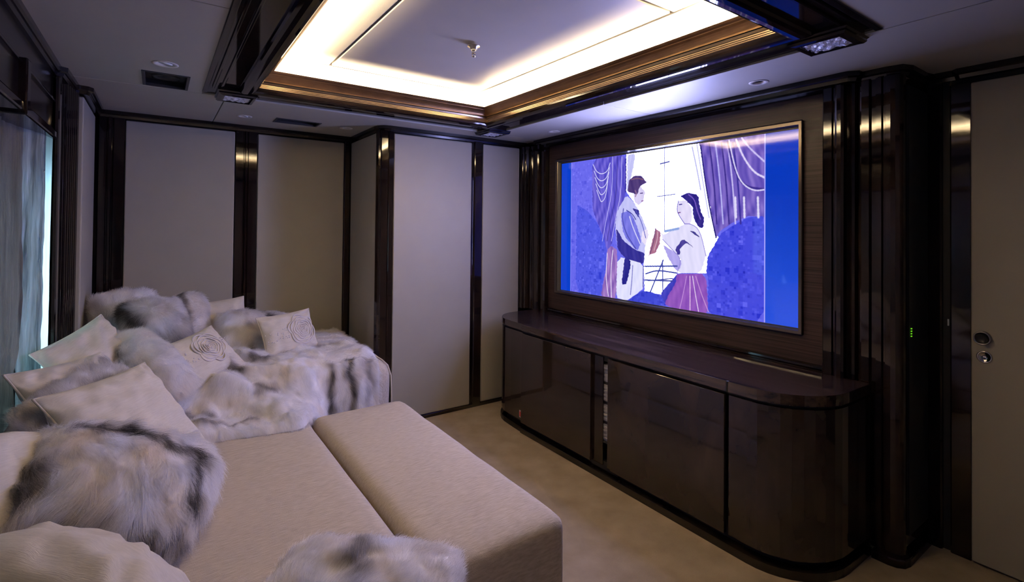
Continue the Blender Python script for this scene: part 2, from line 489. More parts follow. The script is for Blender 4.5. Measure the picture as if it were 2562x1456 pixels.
# left wall: window niche, pelmet, fluted post, cream panel
wall_left = tag(box('wall_left', (-.75, 3.50, 0), (-.42, 4.45, 2.45), BLACK), kind='structure')
box('wall_below_window', (-.75, -.85, 0), (-.60, 3.50, .62), BLACK, wall_left)
box('wall_above_window', (-.75, -.85, 1.76), (-.56, 3.50, 2.45), BLACK, wall_left)
box('wall_pier', (-.75, -.85, .62), (-.60, -.45, 2.03), BLACK, wall_left)
panel_x(wall_left, 3.655, 4.27, -.375, -.345)
plan = [(-.75, 3.50), (-.56, 3.50), (-.416, 3.50), (-.416, 3.27), (-.412, 3.258), (-.402, 3.26), (-.398, 3.275), (-.398, 3.40)]
plan += wave(-.396, 3.41, -.372, 3.63, 6, .009, 1, -.1) + [(-.365, 3.652), (-.42, 3.655), (-.75, 3.655)]
prism('post', plan[1:-1] + [(-.56, 3.655)], .02, 2.215, LACQ, wall_left)
# pelmet in two lacquer tiers with thin mouldings
pel = box('pelmet', (-.56, -.80, 1.95), (-.422, 3.255, 2.215), LACQ_FLAT, wall_left, .004)
box('pelmet_rail', (-.56, -.80, 1.905), (-.404, 3.255, 1.945), LACQ, wall_left, .008)
box('pelmet_rail', (-.56, -.80, 2.085), (-.412, 3.255, 2.098), LACQ, wall_left, .003)
box('pelmet_block', (-.56, 2.52, 1.895), (-.396, 2.58, 2.105), LACQ, wall_left, .006)

wall_near = tag(box('wall_near', (-.75, -.85, 0), (3.25, -.74, 2.45), BLACK), kind='structure')
for x0, x1 in ((-.40, .30), (.44, 1.14), (1.28, 1.98), (2.12, 2.82)):
    box('wall_panel', (x0, -.745, .03), (x1, -.715, 2.205), LEATH, wall_near, .008)
    prism('post', [(x1 + .003, -.74), (x1 + .003, -.705), (x1 + .137, -.705), (x1 + .137, -.74)], .02, 2.215, LACQ, wall_near)

# cornice and baseboard
CORN = [(-.02, 2.2585), (.034, 2.2585), (.034, 2.236), (.026, 2.230), (.020, 2.230), (.014, 2.214), (-.02, 2.214)]
def cornice(name, path, k=1.0):
    t = tag(sweep(name, path, [(a * k, b) for a, b in CORN], LACQ_FLAT), kind='structure')
    return t
cornice('trim_2', [(2.80, 3.64), (1.43, 3.64), (1.395, 3.648), (1.373, 3.68), (1.365, 3.72), (1.365, 4.315), (-.338, 4.315), (-.338, 3.66), (-.345, 3.648), (-.372, 3.640), (-.395, 3.62), (-.402, 3.27), (-.425, 3.255), (-.425, -.74)])
cornice('trim_3', [(3.02, .965), (2.80, 1.020), (2.715, 1.022), (2.70, 1.04), (2.698, 1.06), (2.698, 3.43), (2.74, 3.43), (2.74, 3.66)])
cornice('trim_4', [(3.056, -.74), (3.056, .70), (3.075, .72), (3.075, .83), (3.00, .846), (2.812, .846), (2.775, .860), (2.765, .90), (2.765, 1.01), (2.72, 1.03)])
bb = sweep('baseboard_far', [(2.70, 3.655), (1.43, 3.655), (1.36, 3.70), (1.36, 4.32), (-.35, 4.32)], [(.0, 0), (.040, 0), (.040, .024), (.036, .028), (0, .028)], LACQ_FLAT)
tag(bb, kind='structure')

# window behind the curtain
win = tag(empty('window_1'), kind='structure')
bm = bmesh.new()
for lo, hi in (((-.66, -.45, .62), (-.60, 3.50, .68)), ((-.66, -.45, 1.70), (-.60, 3.50, 1.76)), ((-.66, -.45, .68), (-.60, -.39, 1.70)), ((-.66, 3.44, .68), (-.60, 3.50, 1.70))):
    add_box(bm, lo, hi)
bm_obj('window_frame', bm, DARKG, win)
box('pane', (-.635, -.39, .68), (-.627, 3.44, 1.70), GLASS, win)

# ---------------------------------------------------------------- numpy helpers: noise, grids, fur
def vnoise(p, seed=0):
    """smooth pseudo-noise in about -1..1 for points (n, k)"""
    rs = np.random.RandomState(seed)
    out = np.zeros(len(p))
    for _ in range(7):
        k = rs.normal(size=p.shape[1]); k /= np.linalg.norm(k); k *= rs.uniform(.7, 1.5)
        out += np.sin(p @ k * 2 * PI + rs.uniform(0, 6.28) + 1.3 * np.sin(p @ rs.normal(size=p.shape[1]) * 2.2 + rs.uniform(0, 6.28)))
    return out / 3.2

def grid_faces(nu, nv, off=0, flip=False):
    i, j = np.meshgrid(np.arange(nu - 1), np.arange(nv - 1), indexing='ij')
    a = off + i * nv + j
    f = np.stack([a, a + nv, a + nv + 1, a + 1], -1).reshape(-1, 4)
    return f[:, ::-1] if flip else f

def np_mesh(name, V, F, m, parent=None, smooth=True):
    me = bpy.data.meshes.new(name)
    me.from_pydata(V.tolist(), [], F.tolist())
    me.update()
    if m: me.materials.append(m)
    me.polygons.foreach_set('use_smooth', [smooth] * len(me.polygons))
    o = bpy.data.objects.new(name, me)
    COL.objects.link(o)
    return setp(o, parent)

def sample(V, F, n, rng, keep=None):
    """n area-weighted points on quads: positions and normals"""
    T = np.concatenate([F[:, [0, 1, 2]], F[:, [0, 2, 3]]])
    a, b, c = V[T[:, 0]], V[T[:, 1]], V[T[:, 2]]
    nr = np.cross(b - a, c - a)
    ar = np.linalg.norm(nr, axis=1)
    if keep is not None:
        ar = ar * keep((a + b + c) / 3)
    # smooth normals
    vn = np.zeros_like(V)
    for k in range(3):
        np.add.at(vn, T[:, k], nr)
    vn /= np.maximum(1e-12, np.linalg.norm(vn, axis=1))[:, None]
    t = rng.choice(len(T), n, p=ar / ar.sum())
    r1, r2 = np.sqrt(rng.rand(n)), rng.rand(n)
    w0, w1, w2 = 1 - r1, r1 * (1 - r2), r1 * r2
    P = w0[:, None] * V[T[t, 0]] + w1[:, None] * V[T[t, 1]] + w2[:, None] * V[T[t, 2]]
    N_ = w0[:, None] * vn[T[t, 0]] + w1[:, None] * vn[T[t, 1]] + w2[:, None] * vn[T[t, 2]]
    N_ /= np.maximum(1e-12, np.linalg.norm(N_, axis=1))[:, None]
    return P, N_

WHITE = np.array([.99, .97, .94]); GREY = np.array([.66, .625, .60]); DARK = np.array([.05, .045, .043])

def fur(parent, V, F, n, length, comb, dark, seed, lie=.75, grav=(0, 0, -1), radius=.00035, keep=None, tip_dark=0.0, wild=.35):
    """pile on a pelt: curve strands lying along comb(P), coloured by dark(P) in 0 (white) .. 1 (black)"""
    rng = np.random.RandomState(seed)
    P, N_ = sample(V, F, n, rng, keep)
    c = comb(P)
    c = c - N_ * np.sum(c * N_, 1)[:, None]
    c /= np.maximum(1e-9, np.linalg.norm(c, axis=1))[:, None]
    side = np.cross(N_, c)
    s1 = vnoise(P * 9, seed + 1)[:, None]; s2 = vnoise(P * 24, seed + 2)[:, None]
    d = c + side * (s1 * .55 + s2 * .35) * wild * 2 + rng.normal(size=(n, 3)) * .16
    d /= np.linalg.norm(d, axis=1)[:, None]
    li = np.clip(lie + .22 * vnoise(P * 11, seed + 3) + rng.normal(size=n) * .08, .15, .97)[:, None]
    ln = length * (.62 + .5 * rng.rand(n))[:, None] * (1 + .18 * vnoise(P * 7, seed + 4))[:, None]
    g = np.array(grav, float)
    K = 6
    pts = np.zeros((n, K, 3))
    for k in range(K):
        t = k / (K - 1)
        pts[:, k] = P - N_ * .002 + ln * (N_ * (1 - li) * (t * 1.25 - .38 * t * t) + d * li * (t ** 1.25) + g * .16 * t * t)
    def shade(D):
        return np.where(D[:, None] < .5, WHITE + (GREY - WHITE) * (D[:, None] * 2), GREY + (DARK - GREY) * (D[:, None] * 2 - 1))
    pt = parent.data.color_attributes.new('tint', 'FLOAT_COLOR', 'POINT')
    pc = np.ones((len(V), 4), np.float32); pc[:, :3] = shade(np.clip(dark(V), 0, 1)) * .92
    pt.data.foreach_set('color', pc.reshape(-1))
    D = np.clip(dark(P) + rng.normal(size=n) * .09, 0, 1)
    col = shade(D)
    col = col * (.92 + .16 * rng.rand(n))[:, None]
    warm = (vnoise(P * 5, seed + 6) * .5)[:, None]
    col = col * (1 + warm * np.array([.03, .0, -.06]))
    tint = np.ones((n, K, 4))
    for k in range(K):
        t = k / (K - 1)
        tint[:, k, :3] = col * (1 - tip_dark * t)
    cu = bpy.data.hair_curves.new('fur')
    cu.add_curves([K] * n)
    at = cu.attributes.get('position') or cu.attributes.new('position', 'FLOAT_VECTOR', 'POINT')
    at.data.foreach_set('vector', pts.reshape(-1).astype(np.float32))
    ra = cu.attributes.get('radius') or cu.attributes.new('radius', 'FLOAT', 'POINT')
    prof = np.array([1, 1, .92, .75, .5, .18]) * radius
    ra.data.foreach_set('value', np.tile(prof, n).astype(np.float32))
    ti = cu.attributes.new('tint', 'FLOAT_COLOR', 'POINT')
    ti.data.foreach_set('color', tint.reshape(-1).astype(np.float32))
    cu.materials.append(FUR)
    o = bpy.data.objects.new('fur', cu)
    COL.objects.link(o)
    o.parent = parent
    o['kind'] = 'stuff'
    return o

def frame_of(TL, TR, BR, BL):
    TL, TR, BR, BL = (np.array(p, float) for p in (TL, TR, BR, BL))
    c = (TL + TR + BR + BL) / 4
    u = ((TR - TL) + (BR - BL)) / 2; v = ((TL - BL) + (TR - BR)) / 2
    wd, ht = np.linalg.norm(u), np.linalg.norm(v)
    u /= wd; v -= u * (v @ u); v /= np.linalg.norm(v)
    n = np.cross(u, v)
    return c, u, v, n, wd, ht

def pillow_mesh(wd, ht, th, seed, pinch=.07, sharp=.45, rnd=0.0, wrinkle=.006, N=44, sag=0.0):
    s = np.sin(np.linspace(-PI / 2, PI / 2, N))
    U, W = np.meshgrid(s, s, indexing='ij')
    u, v = U.ravel(), W.ravel()
    if rnd:      # pull the square towards a disc
        uu = u * np.sqrt(1 - rnd * v * v / 2); vv = v * np.sqrt(1 - rnd * u * u / 2)
    else:
        uu, vv = u, v
    x = uu * wd / 2 * (1 - pinch * (1 - v * v)); y = vv * ht / 2 * (1 - pinch * (1 - u * u))
    h = th / 2 * np.clip((1 - u * u) * (1 - v * v), 0, 1) ** sharp
    edge = np.clip(1 - np.maximum(np.abs(u), np.abs(v)), 0, 1)
    nse = vnoise(np.stack([x * 9, y * 9], 1), seed)
    rad = np.exp(-edge * 6) * (np.abs(u * v) * 1.4 + .25)
    # gathers run away from the seams and corners
    ang = np.arctan2(y, x)
    gath = np.sin(ang * 17 + 2 * vnoise(np.stack([x * 5, y * 5], 1), seed + 5)) * rad * (edge > 0) * np.minimum(1, edge * 12)
    out = []
    for sgn in (1, -1):
        z = sgn * (h + wrinkle * (nse * np.minimum(1, edge * 5) * .7 + gath * .8)) - sag * (u * u + v * v) * th * .2
        out.append(np.stack([x, y, z], 1))
    V = np.concatenate(out)
    F = np.concatenate([grid_faces(N, N), grid_faces(N, N, N * N, True)])
    # weld the seam: copy the outline of the lower sheet from the upper one
    b = np.zeros((N, N), bool); b[0] = b[-1] = b[:, 0] = b[:, -1] = True
    b = b.ravel()
    V[:N * N][b, 2] = V[N * N:][b, 2] = -sag * (u * u + v * v)[b] * th * .2
    idx = np.arange(2 * N * N); idx[N * N:][b] = np.arange(N * N)[b]
    F = idx[F]
    ring_ = np.concatenate([np.arange(0, N) * N, (N - 1) * N + np.arange(1, N), np.arange(N - 2, -1, -1) * N + N - 1, np.arange(N - 2, 0, -1)])
    return V, F, V[ring_]

def pillow(name, label, cat, quad, th, m, seed, group=None, piping=True, furspec=None, **kw):
    c, u, v, n, wd, ht = frame_of(*quad)
    V, F, rim = pillow_mesh(wd, ht, th, seed, **kw)
    o = np_mesh(name, V, F, m)
    o.matrix_world = Matrix(((u[0], v[0], n[0], c[0]), (u[1], v[1], n[1], c[1]), (u[2], v[2], n[2], c[2]), (0, 0, 0, 1)))
    tag(o, label, cat, group)
    if piping:
        bm = bmesh.new()
        tube(bm, [tuple(p) for p in rim], .0042, 8, True)
        bm_obj('piping', bm, PIPE, o, True)
    if furspec:
        g = np.array([u[2], v[2], n[2]]) * -1.0        # world down in local axes
        fs = dict(furspec); fs['n'] = int(fs['n'] * .62)      # the pile only where it can show
        fur(o, V, F, seed=seed, grav=g, keep=lambda q: (q[:, 2] > -.035).astype(float), **fs)
    return o, (V, F, wd, ht)

def stripes(*items, base=.06, seed=0, namp=.10):
    """darkness field from soft capsules: (x0, y0, x1, y1, radius, depth) in local metres"""
    def f(P):
        jit = np.stack([vnoise(P * 8, seed + 11), vnoise(P * 8, seed + 12)], 1) * .018
        q = P[:, :2] + jit
        d = base + namp * np.clip(vnoise(P * 6, seed + 13), -.5, 1)
        for x0, y0, x1, y1, r, k in items:
            a = np.array([x0, y0]); b = np.array([x1, y1]); ab = b - a
            t = np.clip(((q - a) @ ab) / max(1e-9, ab @ ab), 0, 1)
            dd = np.linalg.norm(q - a - t[:, None] * ab, axis=1)
            d = d + k * np.exp(-(dd / r) ** 2)
        return np.clip(d, 0, 1)
    return f

def comb_dir(x, y, swirl=.5, seed=0):
    def f(P):
        a = math.atan2(y, x) + swirl * vnoise(P * 4, seed + 21)
        return np.stack([np.cos(a), np.sin(a), np.zeros(len(P))], 1)
    return f

def comb_out(bx=0, by=0, k=1.0):
    def f(P):
        q = P.copy(); q[:, 2] = 0
        q = q * k * 4 + np.array([bx, by, 0])
        return q + 1e-6
    return f

# ---------------------------------------------------------------- television
POLYS = [
    ((255, 255, 255), [(372, 1), (698, 0), (716, 235), (744, 540), (755, 557), (717, 666), (712, 766), (601, 782), (595, 821), (545, 926), (464, 923), (455, 591), (418, 346), (374, 259)]),
    ((96, 86, 205), [(189, -3), (372, -2), (370, 280), (328, 427), (298, 632), (274, 666), (248, 547), (214, 447), (192, 368)]),
    ((150, 110, 190), [(274, 666), (298, 632), (330, 662), (324, 993), (292, 1016), (243, 999), (259, 876), (276, 764)]),
    ((112, 92, 190), [(684, -3), (903, 1), (904, 444), (851, 435), (797, 477), (760, 521), (744, 566), (728, 397), (705, 215)]),
    ((200, 200, 248), [(376, 2), (417, 3), (406, 106), (388, 208), (374, 259)]),
    ((196, 196, 248), [(374, 280), (418, 346), (448, 429), (476, 529), (463, 651), (463, 731), (420, 726), (368, 690), (330, 651), (317, 491), (328, 384)]),
    ((120, 120, 228), [(344, 406), (389, 386), (419, 469), (448, 591), (427, 664), (360, 554)]),
    ((52, 48, 150), [(321, 502), (360, 596), (420, 654), (463, 671), (456, 742), (406, 748), (353, 691), (330, 651)]),
    ((225, 225, 255), [(330, 704), (460, 742), (457, 904), (422, 951), (378, 1002), (324, 993)]),
    ((42, 40, 140), [(368, 690), (399, 739), (377, 888), (351, 898)]),
    ((60, 55, 150), [(400, 371), (437, 387), (433, 439), (419, 407)]),
    ((218, 208, 246), [(407, 262), (439, 224), (464, 267), (455, 327), (433, 357), (411, 330)]),
    ((78, 58, 120), [(377, 260), (381, 187), (410, 151), (446, 158), (471, 207), (450, 220), (436, 234), (425, 284), (403, 272)]),
    ((235, 225, 250), [(448, 530), (476, 509), (480, 559), (463, 621), (448, 591)]),
    ((170, 110, 140), [(510, 509), (533, 528), (530, 606), (511, 667), (487, 679), (477, 700), (490, 609)]),
    ((46, 36, 132), [(611, 308), (642, 287), (682, 304), (691, 396), (706, 451), (700, 505), (683, 501), (663, 441), (660, 376), (636, 338)]),
    ((228, 220, 250), [(605, 336), (636, 333), (660, 386), (657, 478), (630, 478), (609, 431), (598, 393)]),
    ((226, 222, 252), [(630, 478), (657, 478), (689, 514), (712, 667), (693, 769), (601, 782), (619, 695), (582, 641), (540, 576), (530, 528), (546, 547)]),
    ((178, 168, 238), [(540, 606), (582, 643), (618, 700), (616, 747), (598, 773), (563, 691)]),
    ((70, 60, 150), [(594, 631), (625, 567), (669, 625), (637, 592), (613, 629), (613, 667), (601, 668)]),
    ((60, 55, 140), [(651, 520), (669, 524), (689, 560), (672, 547)]),
    ((142, 82, 186), [(601, 787), (712, 770), (721, 1006), (644, 1003), (558, 996), (538, 927), (583, 823)]),
    ((60, 60, 190), [(538, 908), (583, 823), (601, 787), (595, 849), (564, 932), (551, 987), (535, 943)]),
    ((76, 86, 226), [(97, 329), (161, 378), (214, 458), (257, 580), (274, 666), (276, 775), (255, 887), (243, 1005), (95, 1007)]),
    ((66, 72, 220), [(904, 436), (851, 443), (797, 494), (760, 539), (734, 620), (717, 666), (712, 757), (721, 800), (718, 1011), (905, 1006)]),
    ((60, 70, 210), [(378, 1007), (422, 951), (450, 920), (492, 917), (538, 937), (561, 1000)]),
]
LINES = [
    ((96, 100, 180), 5, [(547, -4), (549, 527)]),
    ((70, 75, 160), 7, [(529, 94), (567, 87)]),
    ((96, 100, 180), 5, [(516, 303), (592, 294)]),
    ((140, 165, 225), 12, [(551, 525), (606, 507)]),
    ((60, 70, 160), 8, [(463, 757), (601, 739)]),
    ((60, 70, 160), 8, [(464, 847), (583, 834)]),
    ((60, 70, 160), 8, [(488, 923), (544, 708)]),
    ((60, 70, 160), 8, [(467, 806), (518, 774), (601, 782)]),
    ((60, 70, 160), 7, [(541, 713), (543, 907)]),
    ((60, 70, 160), 6, [(477, 850), (583, 818)]),
    ((225, 225, 255), 5, [(194, 40), (212, 94), (242, 120), (275, 103), (288, 45)]),
    ((225, 225, 255), 5, [(200, 89), (217, 145), (242, 172), (272, 149), (285, 77)]),
    ((225, 225, 255), 5, [(205, 137), (223, 196), (242, 223), (270, 195), (282, 110)]),
    ((225, 225, 255), 5, [(211, 185), (228, 247), (243, 274), (268, 240), (279, 142)]),
    ((225, 225, 255), 5, [(216, 232), (233, 297), (243, 325), (266, 286), (276, 174)]),
    ((190, 185, 250), 5, [(302, 4), (300, 253), (272, 426), (249, 602)]),
    ((60, 50, 150), 5, [(326, 8), (324, 255), (297, 426), (274, 601)]),
    ((190, 185, 250), 5, [(349, 13), (347, 257), (321, 427), (298, 599)]),
    ((40, 35, 120), 5, [(370, 6), (368, 259)]),
    ((60, 45, 140), 8, [(721, 5), (738, 219), (749, 478)]),
    ((185, 180, 245), 8, [(743, 10), (759, 222), (771, 477)]),
    ((60, 45, 140), 8, [(764, 15), (780, 224), (791, 477)]),
    ((200, 190, 245), 8, [(785, 20), (801, 227), (812, 477)]),
    ((55, 45, 150), 8, [(803, 24), (819, 229), (829, 477)]),
    ((35, 30, 110), 7, [(690, 12), (705, 206), (725, 397), (747, 557)]),
    ((225, 215, 250), 9, [(813, 9), (836, 112), (870, 202), (904, 235)]),
    ((205, 195, 245), 8, [(831, 4), (855, 65), (902, 149)]),
    ((60, 45, 140), 10, [(785, 15), (806, 167), (836, 273), (904, 297)]),
    ((220, 215, 250), 7, [(790, 8), (808, 159), (831, 256), (870, 302), (904, 297)]),
    ((225, 220, 250), 10, [(811, 331), (814, 443)]),
    ((225, 220, 250), 10, [(839, 333), (841, 443)]),
    ((225, 220, 250), 10, [(882, 336), (884, 444)]),
    ((235, 200, 235), 5, [(652, 793), (653, 904), (653, 1005)]),
    ((230, 210, 240), 5, [(662, 791), (673, 899), (685, 997)]),
    ((190, 140, 215), 5, [(639, 795), (626, 909), (610, 1016)]),
    ((200, 150, 215), 5, [(674, 790), (696, 895), (721, 988)]),
    ((235, 225, 250), 6, [(276, 688), (269, 863), (284, 991)]),
    ((235, 225, 250), 6, [(306, 663), (295, 816), (300, 998)]),
    ((60, 60, 150), 5, [(374, 385), (404, 412), (419, 449)]),
    ((150, 140, 215), 5, [(630, 478), (657, 478), (689, 514), (712, 667)]),
    ((150, 140, 215), 5, [(540, 576), (582, 641), (619, 695), (601, 782)]),
    ((120, 110, 200), 5, [(605, 336), (598, 393), (609, 431), (630, 478)]),
    ((70, 60, 150), 5, [(609, 360), (619, 358)]),
    ((110, 70, 140), 5, [(604, 410), (613, 408)]),
    ((80, 60, 130), 5, [(440, 275), (451, 274)]),
    ((130, 80, 140), 5, [(446, 327), (455, 325)]),
    ((150, 110, 150), 6, [(415, 253), (422, 274), (417, 294)]),
    ((70, 70, 170), 6, [(359, 374), (352, 448), (375, 553), (420, 644)]),
    ((90, 90, 190), 5, [(419, 387), (448, 469), (466, 570)]),
    ((230, 228, 255), 6, [(389, 428), (408, 511), (441, 612)]),
    ((120, 120, 200), 6, [(406, 759), (403, 852), (396, 957)]),
    ((90, 90, 180), 6, [(456, 753), (455, 894)]),
    ((120, 80, 120), 7, [(510, 509), (504, 588), (487, 669)]),
    ((210, 170, 190), 6, [(520, 528), (517, 587), (504, 648)]),
    ((120, 90, 190), 6, [(645, 301), (668, 331), (677, 395), (691, 451)]),
    ((130, 90, 120), 6, [(396, 178), (425, 171), (453, 185)]),
    ((185, 185, 240), 8, [(658, 15), (676, 147), (691, 277)]),
    ((190, 190, 240), 7, [(676, 4), (699, 233), (722, 442)]),
    ((190, 190, 245), 7, [(402, 12), (388, 135), (377, 249)]),
]


def screen_image(wpx=1248, hpx=696):
    Yp, Xp = np.mgrid[0:hpx, 0:wpx]
    u = (Xp + .5) / wpx * 1000; v = (Yp + .5) / hpx * 1000
    img = np.zeros((hpx, wpx, 3)); img[:] = (104, 104, 236)
    rng = np.random.RandomState(4)
    def blocks(sz, amp):
        g = rng.normal(size=(hpx // sz + 2, wpx // sz + 2)) * (rng.rand(hpx // sz + 2, wpx // sz + 2) < .3)
        return np.kron(g, np.ones((sz, sz)))[:hpx, :wpx] * amp
    blk = blocks(9, 7) + blocks(18, 8)
    img += blk[..., None] * np.array([1, .9, .5])
    wob = .7 * np.sin(v / 9) + .8 * np.sin(u / 11 + v / 4)
    def fill(poly):
        inside = np.zeros((hpx, wpx), bool)
        q = len(poly)
        for i in range(q):
            x0, y0 = poly[i]; x1, y1 = poly[(i + 1) % q]
            if y0 == y1: continue
            hit = ((y0 > v) != (y1 > v))
            xs = x0 + (v - y0) * (x1 - x0) / (y1 - y0)
            inside ^= hit & (u + wob < xs)
        return inside
    def chaikin(pl, closed, it=2, a=.25):
        for _ in range(it):
            n_ = len(pl); out = [] if closed else [pl[0]]
            for i in range(n_ if closed else n_ - 1):
                (xa, ya), (xb, yb) = pl[i], pl[(i + 1) % n_]
                out += [((1 - a) * xa + a * xb, (1 - a) * ya + a * yb), (a * xa + (1 - a) * xb, a * ya + (1 - a) * yb)]
            pl = out if closed else out + [pl[-1]]
        return pl
    for i, (c, poly) in enumerate(POLYS):
        mk = fill(chaikin(poly, True, 1, .14) if i not in (0, 3) else poly)
        cc = np.array(c, float)
        if cc.min() > 235:
            img[mk] = cc
        else:
            tex = (1.0 if cc.mean() > 190 else 4.0 if i in (1, 2, 3) else 1.6) * .35 * (11 * np.sin(u / 7 + v / 55 + 2.5 * np.sin(v / 70)) + 7 * np.sin(u / 3.1 - v / 37 + np.sin(v / 25)))[mk]
            if i >= len(POLYS) - 3:
                tex = blk[mk] * 1.5
            img[mk] = cc + tex[:, None] * np.array([1, .9, .6])
    for c, wd, pl in LINES:
        wd = wd / 1.8
        pl = chaikin(pl, False)
        for (x0, y0), (x1, y1) in zip(pl, pl[1:]):
            ax, ay = x1 - x0, (y1 - y0) * .56
            t = np.clip(((u - x0) * ax + (v - y0) * .56 * ay) / max(1e-6, ax * ax + ay * ay), 0, 1)
            d = np.hypot(u - x0 - t * ax, (v - y0) * .56 - t * ay)
            a = np.clip(1.4 - d / max(.8, wd * .6), 0, 1)[..., None]
            img = img * (1 - a) + np.array(c, float) * a
    left, right = u < 63, u > 877
    L0 = (u < 63); R0 = (u > 903)
    img[L0] = (0, 62, 205); img[R0] = (0, 55, 190)
    k = np.clip((v[R0] - 380) / 600, 0, 1)[:, None]
    img[R0] += k * np.array([40, 25, 30])
    e = np.abs(u - 903) < 1.6
    img[e] = (170, 165, 250); img[np.abs(u - 63) < 1.2] = (150, 150, 245)
    img = np.clip(img, 0, 255) / 255
    lin = np.where(img <= .04045, img / 12.92, ((img + .055) / 1.055) ** 2.4)
    # the photograph clips the bright parts of the picture: they give off far more light than white
    lum = lin.min(-1, keepdims=True)
    lin = lin * (1 + WHITE_BOOST * np.clip((lum - .86) / .14, 0, 1) * np.array([.52, .56, 1.32]))
    im = bpy.data.images.new('screen_picture', wpx, hpx, alpha=False, float_buffer=True)
    px = np.ones((hpx, wpx, 4), np.float32); px[..., :3] = lin[::-1]
    im.pixels.foreach_set(px.reshape(-1))
    im.update()
    return im

TX = 2.700
tv = empty('television', (2.72, 2.236, 1.515), label='large wide television in the dark wood wall panel, showing a couple', cat='television')
def into(o, parent):
    """parent keeping the world position"""
    bpy.context.view_layer.update()
    o.parent = parent
    o.matrix_parent_inverse = parent.matrix_world.inverted()
    return o
scm = mat('screen', (.004, .004, .006), .05, spec=.22)
N, L, P = nodes(scm)
tcn = N.new('ShaderNodeTexCoord'); it = N.new('ShaderNodeTexImage'); it.image = screen_image(); it.extension = 'EXTEND'
L.new(tcn.outputs['UV'], it.inputs[0])
gm = N.new('ShaderNodeMix'); gm.data_type = 'RGBA'; gm.blend_type = 'MULTIPLY'; gm.inputs[0].default_value = 1
L.new(it.outputs[0], gm.inputs[6]); gm.inputs[7].default_value = (1.0, 1.0, 1.0, 1)
L.new(gm.outputs[2], P.inputs['Emission Color']); P.inputs['Emission Strength'].default_value = SCREEN_GAIN
SY0, SY1, SZ0, SZ1 = 1.270, 3.152, .992, 2.030
scr = mesh_obj('screen', [(2.722, SY1, SZ0), (2.722, SY0, SZ0), (2.722, SY0, SZ1), (2.722, SY1, SZ1)], [(0, 1, 2, 3)], scm)
uvl = scr.data.uv_layers.new(name='UVMap')
for i, q in enumerate(((0, 0), (1, 0), (1, 1), (0, 1))): uvl.data[i].uv = q
into(scr, tv)
bm = bmesh.new()
fy0, fy1, fz0, fz1 = 1.250, 3.215, .962, 2.068
def frame_loop(y0, y1, z0, z1, x): return [bm.verts.new((x, y, z)) for y, z in ((y0, z0), (y1, z0), (y1, z1), (y0, z1))]
rows = [frame_loop(fy0, fy1, fz0, fz1, 2.730), frame_loop(fy0, fy1, fz0, fz1, 2.706), frame_loop(fy0 + .003, fy1 - .003, fz0 + .003, fz1 - .003, 2.703), frame_loop(fy0 + .017, fy1 - .026, fz0 + .018, fz1 - .020, 2.703), frame_loop(fy0 + .019, fy1 - .030, fz0 + .020, fz1 - .022, 2.708)]
for a, b in zip(rows, rows[1:]):
    for k in range(4): bm.faces.new((a[k], a[(k + 1) % 4], b[(k + 1) % 4], b[k]))
into(bm_obj('frame', bm, FRAME), tv)
bm = bmesh.new()
rows = [frame_loop(fy0 + .019, fy1 - .030, fz0 + .020, fz1 - .022, 2.708), frame_loop(fy0 + .021, fy1 - .050, fz0 + .026, fz1 - .030, 2.7215), frame_loop(SY0 + .001, SY1 - .001, SZ0 + .001, SZ1 - .001, 2.7215)]
for a, b in zip(rows, rows[1:]):
    for k in range(4): bm.faces.new((a[k], a[(k + 1) % 4], b[(k + 1) % 4], b[k]))
into(bm_obj('bezel', bm, DARKG), tv)

# ---------------------------------------------------------------- media cabinet
cab = empty('media_cabinet', (2.45, 2.16, 0), label='long dark lacquered sideboard with rounded ends under the television', cat='cabinet')
def outline(inset, back=2.724):
    i = inset
    pts = [(back, 3.47 - i), (2.52, 3.462 - i)]
    for k in range(1, 9):
        a = PI / 2 + k / 9 * (PI / 2)
        pts.append((2.50 + (.285 - i) * math.cos(a), 3.18 + (.282 - i) * math.sin(a)))
    pts += [(2.214 + i, 3.14), (2.208 + i, 2.977), (2.192 + i, 2.975), (2.190 + i, 1.362), (2.190 + i, 1.30)]
    for k in range(0, 11):
        a = PI + k / 10 * (PI / 2)
        pts.append((2.50 + (.310 - i) * math.cos(a), 1.25 + (.295 - i) * math.sin(a)))
    pts += [(back, .952 + i)]
    return pts
into(prism('countertop', outline(0), .742, .790, COUNTER, None, .003), cab)
into(prism('shadow_gap', outline(.022), .726, .742, BLACK), cab)
# carcass set back behind the doors, with the open slot for the equipment
bm = bmesh.new()
for lo, hi in (((2.24, 2.262, .05), (2.715, 2.96, .73)), ((2.24, 1.25, .05), (2.715, 2.05, .73)), ((2.52, 2.05, .05), (2.715, 2.262, .73)), ((2.215, 2.05, .70), (2.52, 2.262, .73)), ((2.215, 2.05, .05), (2.52, 2.262, .10))):
    add_box(bm, lo, hi)
into(bm_obj('carcass', bm, BLACK), cab)
def door_front(name, y0, y1, x=2.186, th=.022, z0=.078, z1=.726):
    return into(box(name, (x, y0, z0), (x + th, y1, z1), DOORV, None, .003, 3), cab)
door_front('door', 2.248, 2.968); door_front('door', 1.357, 2.083)
into(box('door_stile', (2.206, 2.160, .078), (2.214, 2.250, .726), LACQ, None, .002), cab)
into(box('top_joint', (2.1885, 1.340, .742), (2.20, 1.350, .7905), BLACK), cab)
into(box('door_stile', (2.200, 2.078, .078), (2.24, 2.118, .726), DOORV, None, .002), cab)
def curved(name, pts_out, pts_in, z0=.078, z1=.726):
    o = prism(name, pts_out + pts_in[::-1], z0, z1, DOORV)
    return into(o, cab)
o1 = outline(.004); o2 = outline(.03)
curved('curved_end', o1[:11] + [(2.214, 2.977)], o2[:11] + [(2.24, 2.977)])
curved('curved_end', [(2.194, 1.338)] + o1[14:], [(2.22, 1.338)] + o2[14:])
